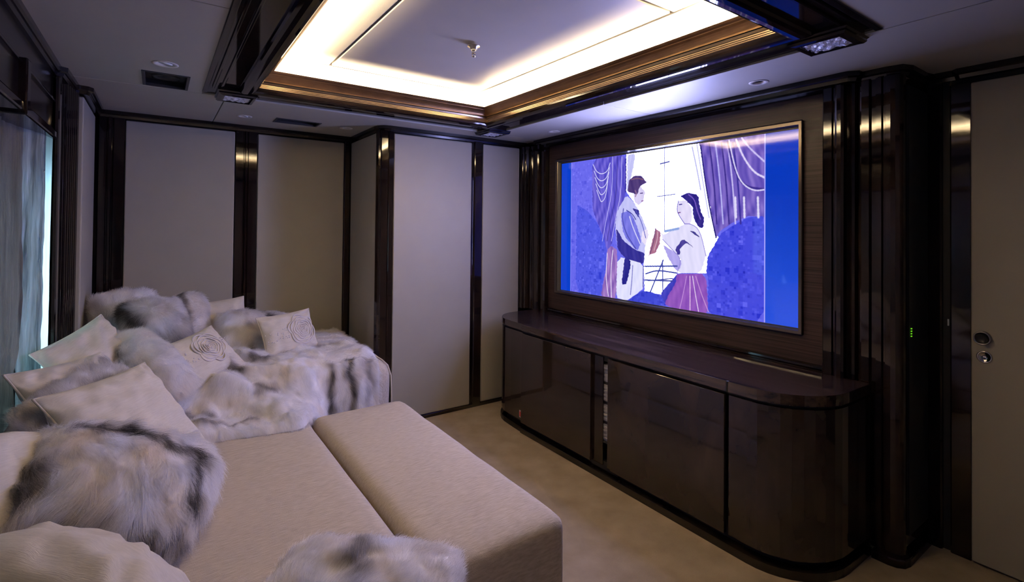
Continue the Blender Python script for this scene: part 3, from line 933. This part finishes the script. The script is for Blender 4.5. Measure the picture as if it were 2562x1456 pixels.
into(prism('toe_recess', outline(.05), .0, .08, BLACK), cab)
into(prism('plinth', outline(-.004), .0, .038, LACQ_FLAT, None, .004), cab)
st = into(box('sticker', (2.2085, 2.990, .098), (2.2115, 3.016, .150), STICK), cab)
into(box('sticker_mark', (2.2078, 2.994, .106), (2.2088, 3.012, .142), RED), st)
for k, t in enumerate(('topmost', 'second from top', 'third from top', 'lowest')):
    z = .575 - k * .118
    r = empty('amplifier', (2.310, 2.120, z), label='silver equipment unit in the cabinet slot, %s of the stack of four' % t, cat='equipment', group='silver units stacked in the cabinet slot')
    bm = bmesh.new(); add_box(bm, (-.09, .001, 0), (.13, .066, .104), .004)
    bm_obj('housing', bm, SILVER, r)
    for j in range(4):
        bm = bmesh.new(); add_box(bm, (-.096, .003, .012 + j * .022), (-.088, .062, .024 + j * .022), .002)
        bm_obj('fin', bm, SILVER, r)
    bm = bmesh.new(); add_box(bm, (-.09, .001, -.014), (.13, .066, 0))
    bm_obj('shelf', bm, BLACK, r)

# ---------------------------------------------------------------- ceiling fittings
def corner_light(cx, cy, label, sx=.128, sy=.142):
    r = empty('corner_light', (cx, cy, 2.27), label=label, cat='ceiling light', group='crystal lights at the tray corners')
    bm = bmesh.new()
    hx, hy = sx / 2, sy / 2
    def lp(ax, ay, z): return [bm.verts.new((x, y, z)) for x, y in ((-ax, -ay), (ax, -ay), (ax, ay), (-ax, ay))]
    pr_ = [(hx + .040, 0), (hx + .040, -.012), (hx + .034, -.018), (hx + .034, -.026), (hx + .026, -.034), (hx + .012, -.037), (hx + .002, -.036), (hx, -.028)]
    rows = [lp(a, a - hx + hy, z) for a, z in pr_]
    for a, b in zip(rows, rows[1:]):
        for k in range(4): bm.faces.new((a[k], a[(k + 1) % 4], b[(k + 1) % 4], b[k]))
    bm_obj('frame', bm, LACQ, r)
    n = 22
    s = np.linspace(-1, 1, n)
    U, W = np.meshgrid(s, s, indexing='ij')
    z = -.031 + .004 * vnoise(np.stack([U.ravel() * 2.2, W.ravel() * 2.2], 1), int(cx * 100)) 
    np_mesh('crystal_lens', np.stack([U.ravel() * hx, W.ravel() * hy, z], 1), grid_faces(n, n, 0, True), CRYST, r)
corner_light(2.166, 3.350, 'crystal light in a lacquer frame at the tray corner nearest the far right wall corner')
corner_light(2.164, .908, 'crystal light in a lacquer frame at the tray corner near the door column')
corner_light(.368, 3.345, 'crystal light in a lacquer frame at the tray corner by the far left speaker')

def downlight(x, y, label, tilt, white=True, r_=.042):
    r = empty('downlight', (x, y, H0), label=label, cat='downlight', group='small recessed downlights in the ceiling')
    lathe('trim_ring', [(r_ + .012, 0), (r_ + .011, -.0025), (r_ + .002, -.003), (r_ - .006, -.001), (r_ - .010, .008)], WHITEP, r)
    lathe('housing', [(r_ - .008, .004), (r_ - .010, .040), (0, .040)], BLACK if not white else DARKG, r)
    if white:
        g = lathe('lens', [(.0, -.003), (r_ - .014, -.003), (r_ - .012, 0), (r_ - .012, .004)], LENSW, r)
        g.rotation_euler = tilt
        g.location = (0, 0, .004)
    else:
        lathe('lens', [(.0, .030), (r_ - .012, .030)], BLACK, r)
downlight(.018, 2.885, 'white tilted downlight beside the square ceiling speaker', (.22, .15, 0))
downlight(.484, 3.937, 'small tilted downlight near the far left ceiling seam', (.1, .3, 0), r_=.036)
downlight(1.185, 3.927, 'small tilted downlight near the return of the far wall', (.1, -.3, 0), r_=.036)
downlight(2.535, 3.034, 'dark downlight above the far end of the television', (0, 0, 0), False, .036)
downlight(2.515, 1.375, 'dark downlight above the near end of the television', (0, 0, 0), False, .036)

def ceil_speaker(x0, y0, x1, y1, label, cones):
    cx, cy = (x0 + x1) / 2, (y0 + y1) / 2
    r = empty('ceiling_speaker', (cx, cy, H0), label=label, cat='speaker', group='uncovered speakers in the ceiling')
    hx, hy = (x1 - x0) / 2, (y1 - y0) / 2
    bm = bmesh.new()
    for lo, hi in (((-hx, -hy), (-hx + .014, hy)), ((hx - .014, -hy), (hx, hy)), ((-hx + .014, -hy), (hx - .014, -hy + .010)), ((-hx + .014, hy - .010), (hx - .014, hy))):
        add_box(bm, (*lo, -.004), (*hi, .012), .0015)
    bm_obj('frame', bm, DARKG, r)
    bm = bmesh.new(); add_box(bm, (-hx + .002, -hy + .002, .034), (hx - .002, hy - .002, .044))
    for lo, hi in (((-hx + .002, -hy + .002), (-hx + .006, hy - .002)), ((hx - .006, -hy + .002), (hx - .002, hy - .002)), ((-hx + .006, -hy + .002), (hx - .006, -hy + .006)), ((-hx + .006, hy - .006), (hx - .006, hy - .002))):
        add_box(bm, (*lo, .012), (*hi, .034))
    bm_obj('baffle', bm, BLACK, r)
    for px, py, rr in cones:
        bm = bmesh.new()
        lathe('cone', [(rr, .034), (rr * .95, .027), (rr * .82, .026), (rr * .75, .030), (rr * .35, .033), (rr * .3, .028), (0, .0265)], DARKG, None, 24, bm=bm)
        c_ = bm_obj('cone', bm, DARKG, r, True); c_.location = (px, py, 0)
    for sx in (-1, 1):
        for sy in (-1, -.3, .45, 1):
            bm = bmesh.new()
            lathe('screw', [(.006, .004), (.006, .0015), (.004, 0), (0, 0)], STEEL if False else BLACK, None, 10, bm=bm)
            s_ = bm_obj('screw', bm, BLACK, r); s_.location = (sx * (hx - .045), sy * (hy - .05), .0300)
ceil_speaker(-.078, 3.060, .127, 3.373, 'square black uncovered ceiling speaker nearest the window wall', ((.01, -.06, .052), (.0, .055, .062)))
ceil_speaker(.674, 3.842, .982, 4.006, 'narrow black uncovered ceiling speaker along the far wall', ((-.075, 0, .05), (.04, 0, .05)))

r = empty('sprinkler', (1.268, 2.142, ZT - .012), label='small chrome fire sprinkler in the middle of the tray ceiling', cat='sprinkler')
lathe('escutcheon', [(0, 0), (.030, -.001), (.031, -.004), (.019, -.006), (.018, -.016), (.010, -.018)], STEEL, r, 24)
lathe('body', [(.011, -.016), (.014, -.022), (.010, -.026), (.008, -.034), (.010, -.036), (.0085, -.04)], CHROME, r, 20)
for a in (0, PI):
    bm = bmesh.new()
    tube(bm, [(.008 * math.cos(a), .008 * math.sin(a), -.036), (.010 * math.cos(a), .010 * math.sin(a), -.044), (.003 * math.cos(a), .003 * math.sin(a), -.054)], .0016, 6)
    bm_obj('arm', bm, CHROME, r, True)
lathe('deflector', [(0, -.052), (.009, -.053), (.010, -.055), (.004, -.057), (0, -.058)], CHROME, r, 20)

# ---------------------------------------------------------------- curtain
def curtain(name, yl, yr, z0, z1, m, seed, amp, dx=0.0, n=150, k=60, parent=None):
    """hanging cloth between the edges yl(z) and yr(z)"""
    Sg, Zg = np.meshgrid(np.linspace(0, 1, n), np.linspace(z0, z1, k), indexing='ij')
    s_, z = Sg.ravel(), Zg.ravel()
    y = yl(z) * (1 - s_) + yr(z) * s_
    q = np.clip((y - 2.75) / .5, 0, 1); q = q * q * (3 - 2 * q)
    x = -.505 + .095 * q + dx
    fold = vnoise(np.stack([y * 5.2, z * .35], 1), seed) * amp + vnoise(np.stack([y * 15, z * 1.6], 1), seed + 1) * amp * .45 + vnoise(np.stack([y * 34, z * 6], 1), seed + 2) * amp * .22
    x = x + fold * (1 - .55 * q)
    return np_mesh(name, np.stack([x, y, z], 1), grid_faces(n, k), m, parent)
edge = lambda z: 2.960 - .055 * np.clip((1.10 - z) / .22, 0, 1) ** 1.3
c1 = curtain('curtain', lambda z: -.42 + 0 * z, edge, .64, 1.95, CURT, 3, .010)
tag(c1, 'silvery grey satin curtain covering the window on the left wall', 'curtain')
c2 = curtain('sheer_curtain', lambda z: 2.945 + .006 * np.sin(z * 9), lambda z: 3.150 - .03 * np.clip(1.75 - z, 0, 1), .64, 1.95, RIPPLE, 8, .012, -.006, 60, 90)
tag(c2, 'rippled teal sheer curtain glowing with daylight beside the dark window post', 'curtain')
curtain('lining', lambda z: 3.085 + 0 * z, lambda z: 3.254 + 0 * z, .64, 1.95, SHEER, 12, .003, -.010, 30, 40, c2)

# ---------------------------------------------------------------- sofa and ottoman
def soft_box(name, lo, hi, r, m, parent=None, crown=.012, seed=0, nx=36, ny=36, nz=10, wob=.004):
    """upholstered block: rounded box with a crowned top and slight unevenness"""
    lo, hi = np.array(lo, float), np.array(hi, float)
    bm = bmesh.new()
    bmesh.ops.create_cube(bm, size=2)
    bmesh.ops.subdivide_edges(bm, edges=bm.edges[:], cuts=15, use_grid_fill=True)
    V = np.array([v.co[:] for v in bm.verts])
    h = (hi - lo) / 2; c = (hi + lo) / 2
    # even spacing near the rounded edges
    W = np.sign(V) * (1 - (1 - np.abs(V)) ** 1.6)
    X = W * h
    inner = np.clip(X, -(h - r), h - r)
    d = X - inner
    ln = np.linalg.norm(d, axis=1)
    k = np.where(ln > 1e-9, r / np.maximum(ln, 1e-9), 0)
    far = np.max(np.abs(d), axis=1) > 1e-9
    X = np.where(far[:, None], inner + d * k[:, None] * (np.max(np.abs(d), axis=1) / r)[:, None], X)
    up = np.clip(X[:, 2] / h[2], 0, 1) ** 2
    X[:, 2] += crown * up * (1 - np.clip(np.abs(X[:, 0] / h[0]), 0, 1) ** 2.5) * (1 - np.clip(np.abs(X[:, 1] / h[1]), 0, 1) ** 2.5)
    X += (vnoise((X + c) * 2.4, seed) * wob)[:, None] * (X / (np.linalg.norm(X, axis=1)[:, None] + 1e-9))
    for v, p in zip(bm.verts, X + c): v.co = p
    return bm_obj(name, bm, m, parent, True)

sofa = empty('sofa', (.1, 2.2, 0), label='deep cream chenille sofa filling the window corner, piled with pillows and furs', cat='sofa')
def sof(o): return into(o, sofa)
sof(soft_box('base', (-.45, .30, .015), (.66, 2.98, .20), .02, SOFAF, crown=0))
sof(soft_box('seat_cushion', (-.46, .30, .185), (.695, 3.03, .452), .055, SOFAF, seed=1))
sof(soft_box('return_base', (-.30, 3.17, .015), (1.20, 4.24, .22), .02, SOFAF, crown=0))
sof(soft_box('return_cushion', (-.31, 3.10, .20), (1.262, 4.26, .628), .095, SOFAF, seed=2))
sof(soft_box('back_cushion', (-.47, .32, .44), (-.40, 3.06, .72), .033, SOFAF, seed=3))
sof(soft_box('back_cushion', (-.31, 4.02, .56), (.30, 4.28, .97), .08, SOFAF, seed=4))
sof(soft_box('back_cushion', (.30, 4.05, .56), (.80, 4.28, .84), .08, SOFAF, seed=5))
bm = bmesh.new()
pts = []
for k in range(25):
    a = k / 24
    yy = 3.16 + .0 * a
    pts.append((1.262, 3.17 + .0, .26 + a * .30))
tube(bm, [(1.258, 3.128, .24), (1.262, 3.134, .40), (1.258, 3.137, .53), (1.240, 3.150, .595), (1.21, 3.17, .628), (1.205, 3.4, .634), (1.205, 3.8, .636), (1.21, 4.2, .626)], .0045, 8)
sof(bm_obj('piping', bm, PIPE, None, True))

ott = empty('ottoman', (.98, 2.14, 0), label='long cream chenille ottoman between the sofa seat and the dark cabinet', cat='ottoman')
into(soft_box('cushion', (.704, 1.385, .165), (1.242, 2.905, .452), .05, SOFAF, seed=7), ott)
into(soft_box('base', (.716, 1.40, .0), (1.232, 2.89, .17), .02, SOFAF, crown=0), ott)

# ---------------------------------------------------------------- cushions
A = lambda *p: p
P1 = pillow('cushion', 'big plain cream linen cushion leaning in the middle of the sofa', 'cushion',
            ((-.358, 2.466, .866), (-.042, 2.879, .858), (.200, 2.691, .50), (-.116, 2.278, .508)), .17, LINEN, 11, wrinkle=.012)
pillow('cushion', 'cream silk cushion with its corner at the edge of the photo, behind the grey fur', 'cushion',
       ((-.472, 2.687, .920), (-.215, 3.011, .897), (-.01, 2.85, .60), (-.28, 2.52, .61)), .12, LINEN2, 12, wrinkle=.014)
pillow('cushion', 'cream silk cushion leaning beside the glowing curtain, farthest along the window', 'cushion',
       ((-.424, 3.00, .936), (-.213, 3.364, 1.036), (-.03, 3.26, .72), (-.24, 2.90, .62)), .15, LINEN2, 13, wrinkle=.014)
pillow('cushion', 'plain cream cushion upright against the far wall behind the furs', 'cushion',
       ((.18, 4.02, .965), (.525, 4.06, .99), (.53, 3.93, .66), (.19, 3.90, .64)), .12, LINEN, 14)
pillow('cushion', 'cream cushion at the left edge of the photo, half hidden by the big fur cushion', 'cushion',
       ((-.50, 1.98, .93), (-.315, 2.345, .80), (-.18, 2.16, .50), (-.40, 1.80, .56)), .17, LINEN, 15, rnd=.7)
pillow('cushion', 'cream silk cushion nearest the camera with a gathered piped seam', 'cushion',
       ((-.42, 1.56, .775), (.065, 1.33, .600), (.075, 1.60, .48), (-.36, 1.92, .62)), .24, LINEN2, 16, wrinkle=.012, sharp=.5)

# embroidered rose cushions
def rose(o, wd, ht, th, cx, cy, R_, seed):
    """raised satin petals and a spray of beads on the front of a cushion"""
    def surf(x, y, lift=.0):
        u = max(-.98, min(.98, x / (wd / 2))); v = max(-.98, min(.98, y / (ht / 2)))
        return Vector((x, y, th / 2 * ((1 - u * u) * (1 - v * v)) ** .45 + lift))
    rng = random.Random(seed)
    for rr, cnt, ph, wob in ((1.0, 6, .2, .17), (.86, 5, .8, .13), (.68, 5, .1, .10), (.52, 4, .9, .08), (.37, 4, .3, .06), (.23, 3, 1.1, .04), (.11, 2, .2, .02)):
        for k in range(cnt):
            a0 = ph + 2 * PI * k / cnt; span = 2 * PI / cnt * 1.12
            pts, rad = [], []
            for j in range(15):
                t = j / 14
                a = a0 + span * t
                q = R_ * (rr * (.86 + wob * math.sin(PI * t)) - .05 * t * rr + .03 * math.sin(5 * a + seed))
                pts.append(surf(cx + q * math.cos(a) * 1.0, cy + q * math.sin(a), .002))
                rad.append(.0010 + .0034 * math.sin(PI * min(1, t * 1.05 + .0)) * (.55 + .45 * rr))
            bm = bmesh.new(); tube(bm, pts, rad, 7)
            bm_obj('petal', bm, EMBR, o, True)
    bm = bmesh.new()
    for k in range(64):
        s = -1 if k < 42 else 1
        d = R_ * (1.05 + rng.random() ** 1.3 * (1.5 if s < 0 else .9))
        x = cx + s * d; y = cy + rng.uniform(-.42, .30) * R_ * (1 + .0 * d) - (.12 * (d - R_) if s < 0 else -.25 * (d - R_))
        if abs(x) > wd * .46 or abs(y) > ht * .46: continue
        p = surf(x, y, .001)
        bmesh.ops.create_icosphere(bm, subdivisions=1, radius=.0034, matrix=Matrix.Translation(p))
    b = bm_obj('beads', bm, BEAD, o, True); b['kind'] = 'stuff'
o, (V, F, wd, ht) = pillow('cushion', 'cream cushion embroidered with a rose, lying in the furs in front of the far corner', 'cushion',
       ((.010, 3.20, .850), (.290, 3.47, .905), (.405, 3.30, .690), (.12, 3.03, .640)), .13, LINEN, 17, group='rose embroidered cushions')
rose(o, wd, ht, .13, .028, .012, .098, 2)
o, (V, F, wd, ht) = pillow('cushion', 'cream cushion embroidered with a rose, standing upright against the far wall panel', 'cushion',
       ((.535, 3.60, .900), (.880, 3.72, .915), (.925, 3.62, .655), (.565, 3.48, .640)), .12, LINEN, 18, group='rose embroidered cushions')
rose(o, wd, ht, .12, .070, .004, .100, 5)

# ---------------------------------------------------------------- fur cushions
FG = 'fox fur cushions on the sofa'
pillow('fur_cushion', 'largest grey and white fur cushion, lying in front of the plain linen cushion', 'fur cushion',
       ((-.355, 2.380, .850), (.160, 2.185, .635), (.135, 1.800, .490), (-.420, 1.910, .610)), .27, PELT, 21, FG, piping=False, rnd=.45, pinch=0, sharp=.5,
       furspec=dict(n=90000, length=.075, comb=comb_dir(.55, -.85, .5, 1), lie=.74, radius=.00035,
                    dark=stripes((-.20, .15, -.02, .13, .020, .85), (-.02, .13, .20, .11, .021, .95), (.20, .11, .262, -.06, .020, 1.0), (-.23, -.04, -.20, -.12, .048, .95), (-.10, -.20, .05, -.18, .034, .55), (.19, -.20, .24, -.18, .04, .75), base=.0, seed=1, namp=.11)))
pillow('fur_cushion', 'dark grey fur cushion squeezed behind the plain linen cushion', 'fur cushion',
       ((-.432, 2.465, .820), (-.185, 3.028, .900), (.01, 2.898, .66), (-.232, 2.365, .59)), .11, PELT, 22, FG, piping=False, rnd=.4, pinch=0, sharp=.5,
       furspec=dict(n=42000, length=.060, comb=comb_dir(.4, .9, .6, 2), lie=.70,
                    dark=stripes((-.3, .0, .0, .02, .06, .35), (.0, -.05, .12, .0, .05, .35), base=.26, seed=2, namp=.20)))
pillow('fur_cushion', 'fluffy white fur cushion beside the rose cushion in the middle of the pile', 'fur cushion',
       ((-.225, 3.270, .895), (-.02, 3.38, .945), (.165, 2.97, .69), (-.02, 2.87, .64)), .18, PELT, 23, FG, piping=False, rnd=.45, pinch=0, sharp=.5,
       furspec=dict(n=42000, length=.065, comb=comb_dir(.2, -.9, .7, 3), lie=.62,
                    dark=stripes((-.11, .20, -.11, .02, .03, .5), base=.0, seed=3, namp=.08)))
pillow('fur_cushion', 'round grey and white fur cushion in the far left corner, in front of another', 'fur cushion',
       ((-.20, 3.72, 1.035), (.11, 3.83, 1.030), (.19, 3.66, .79), (-.11, 3.52, .79)), .20, PELT, 24, FG, piping=False, rnd=.5, pinch=0, sharp=.5,
       furspec=dict(n=38000, length=.060, comb=comb_out(.2, -.2), lie=.62,
                    dark=stripes((-.15, .12, -.13, -.02, .04, .8), (-.05, -.15, .12, -.15, .04, .5), (.17, .05, .17, -.08, .03, .6), base=.14, seed=4, namp=.14)))
pillow('fur_cushion', 'white fur cushion deepest in the far left corner against the wall', 'fur cushion',
       ((-.315, 3.90, 1.075), (.02, 4.02, 1.080), (.03, 3.84, .80), (-.30, 3.72, .78)), .18, PELT, 25, FG, piping=False, rnd=.4, pinch=0, sharp=.5,
       furspec=dict(n=24000, length=.055, comb=comb_dir(.2, 1, .6, 5), lie=.6, dark=stripes((-.15, .1, -.15, -.05, .03, .3), base=.05, seed=5, namp=.15)))
pillow('fur_cushion', 'fur cushion with a dark stripe, right of the round grey fur cushion', 'fur cushion',
       ((.04, 3.98, 1.06), (.25, 4.00, 1.01), (.30, 3.80, .74), (.10, 3.76, .76)), .16, PELT, 26, FG, piping=False, rnd=.4, pinch=0, sharp=.5,
       furspec=dict(n=22000, length=.055, comb=comb_dir(.8, -.3, .5, 6), lie=.62, dark=stripes((-.07, .16, -.06, -.12, .028, .75), base=.04, seed=6, namp=.14)))
pillow('fur_cushion', 'creamy white fur cushion between the plain far cushion and the upright rose cushion', 'fur cushion',
       ((.30, 3.86, .915), (.63, 3.95, .885), (.655, 3.68, .62), (.36, 3.62, .64)), .18, PELT, 27, FG, piping=False, rnd=.45, pinch=0, sharp=.5,
       furspec=dict(n=30000, length=.060, comb=comb_dir(-.2, -.9, .7, 7), lie=.62, dark=stripes((.02, .02, .10, -.02, .05, .25), (.0, -.14, .1, -.13, .03, .6), base=.02, seed=7, namp=.16)))
pillow('fur_cushion', 'dark tipped fur cushion low against the far wall behind the upright rose cushion', 'fur cushion',
       ((.56, 4.08, .875), (.80, 4.10, .830), (.84, 3.98, .66), (.58, 3.96, .66)), .12, PELT, 28, FG, piping=False, rnd=.3, pinch=0, sharp=.5,
       furspec=dict(n=14000, length=.045, comb=comb_dir(.9, .2, .5, 8), lie=.65, dark=stripes((-.08, .06, -.02, .05, .03, .8), base=.25, seed=8, namp=.16)))
pillow('fur_cushion', 'white fur cushion with a dark centre at the bottom edge of the photo', 'fur cushion',
       ((.315, 1.66, .525), (.70, 1.345, .525), (.62, 1.02, .50), (.20, 1.33, .50)), .16, PELT, 29, FG, piping=False, rnd=.25, pinch=0, sharp=.45,
       furspec=dict(n=90000, length=.062, comb=comb_dir(.25, .95, .5, 9), lie=.78, radius=.00035,
                    dark=stripes((-.03, .10, -.02, -.02, .042, .62), (.10, .17, .14, .14, .02, .4), base=.0, seed=9, namp=.08)))

# ---------------------------------------------------------------- fur throw over the sofa return
def throw():
    n, k = 120, 110
    s = np.linspace(0, 1, n); t = np.linspace(0, 1, k)
    S, T = np.meshgrid(s, t, indexing='ij')
    S, T = S.ravel(), T.ravel()
    lowA = np.array([(2.76, .470), (2.86, .478), (2.96, .485), (3.05, .53), (3.10, .60), (3.18, .645), (3.32, .655), (3.55, .655), (3.78, .655), (3.95, .66)])
    lowB = np.array([(3.055, .34), (3.06, .42), (3.065, .50), (3.075, .57), (3.11, .63), (3.20, .653), (3.36, .657), (3.60, .657), (3.85, .657), (4.12, .66)])
    tt = np.linspace(0, 1, 10)
    ya, za = np.interp(T, tt, lowA[:, 0]), np.interp(T, tt, lowA[:, 1])
    yb, zb = np.interp(T, tt, lowB[:, 0]), np.interp(T, tt, lowB[:, 1])
    x = .02 + S * 1.125 + T * (.06 - .02 * S) - (1 - T) * (.0 * S)
    bl = np.clip((x - .60) / .26, 0, 1); bl = bl * bl * (3 - 2 * bl)
    y = ya * (1 - bl) + yb * bl + .03 * np.sin(S * 9) * (1 - T) * (1 - bl)
    z = za * (1 - bl) + zb * bl
    q = np.stack([x * 3.0, y * 3.0], 1)
    nz_ = np.clip(vnoise(q, 31) * .6 + vnoise(q * 2.1, 32) * .35, -.8, 1.3)
    # long soft folds, as of a throw dropped loosely
    fold = .5 + .5 * np.sin((x * .75 + y * 1.25) * 19 + 2.2 * vnoise(q * .5, 33))
    lift = .016 + .045 * np.clip(nz_, 0, 1.3) + .034 * fold ** 2 * (1 - .65 * bl)
    e = np.minimum(np.minimum(S, 1 - S) * 14, np.minimum(T * 30 + .75, (1 - T) * 14)); e = np.clip(e, 0, 1)
    lift = lift * (.25 + .75 * e)
    ny = np.where(bl > .5, -np.clip(1 - T * 4, 0, 1), 0)
    roll = np.clip(1 - T / .035, 0, 1) ** 1.5 * (1 - bl)
    y = y + ny * lift * .8; z = z + lift * (1 + ny * .6)
    z = z * (1 - roll) + .458 * roll
    V = np.stack([x, y, z], 1)
    F = grid_faces(n, k)
    o = np_mesh('fur_throw', V, F, PELT)
    tag(o, 'white fur throw with dark streaks spread over the far part of the sofa', 'throw')
    D = ((.12, 3.02, .22, 3.00, .030, .80), (.34, 3.23, .41, 3.20, .030, .85), (.46, 3.37, .55, 3.33, .030, .75), (.62, 3.55, .70, 3.51, .026, .65), (.14, 2.89, .32, 2.85, .016, .70), (.32, 2.87, .44, 2.91, .016, .70), (.47, 3.09, .55, 3.06, .026, .75),
         (.86, 3.05, .88, 3.11, .024, .9), (.975, 3.05, .985, 3.13, .026, .9), (1.08, 3.05, 1.10, 3.14, .034, .55), (.84, 3.60, .96, 3.57, .026, .6), (1.0, 3.60, 1.12, 3.55, .018, .65), (.97, 3.95, 1.08, 3.97, .03, .55), (.84, 3.90, .92, 3.86, .024, .5))
    up = lambda P: np.stack([.25 + .5 * vnoise(P * 2.6, 41), -.8 + .4 * vnoise(P * 3, 42), -.35 * np.ones(len(P))], 1)
    fur(o, V, F, 125000, .052, up, stripes(*D, base=.0, seed=31, namp=.05), 31, lie=.64, radius=.0003)
throw()
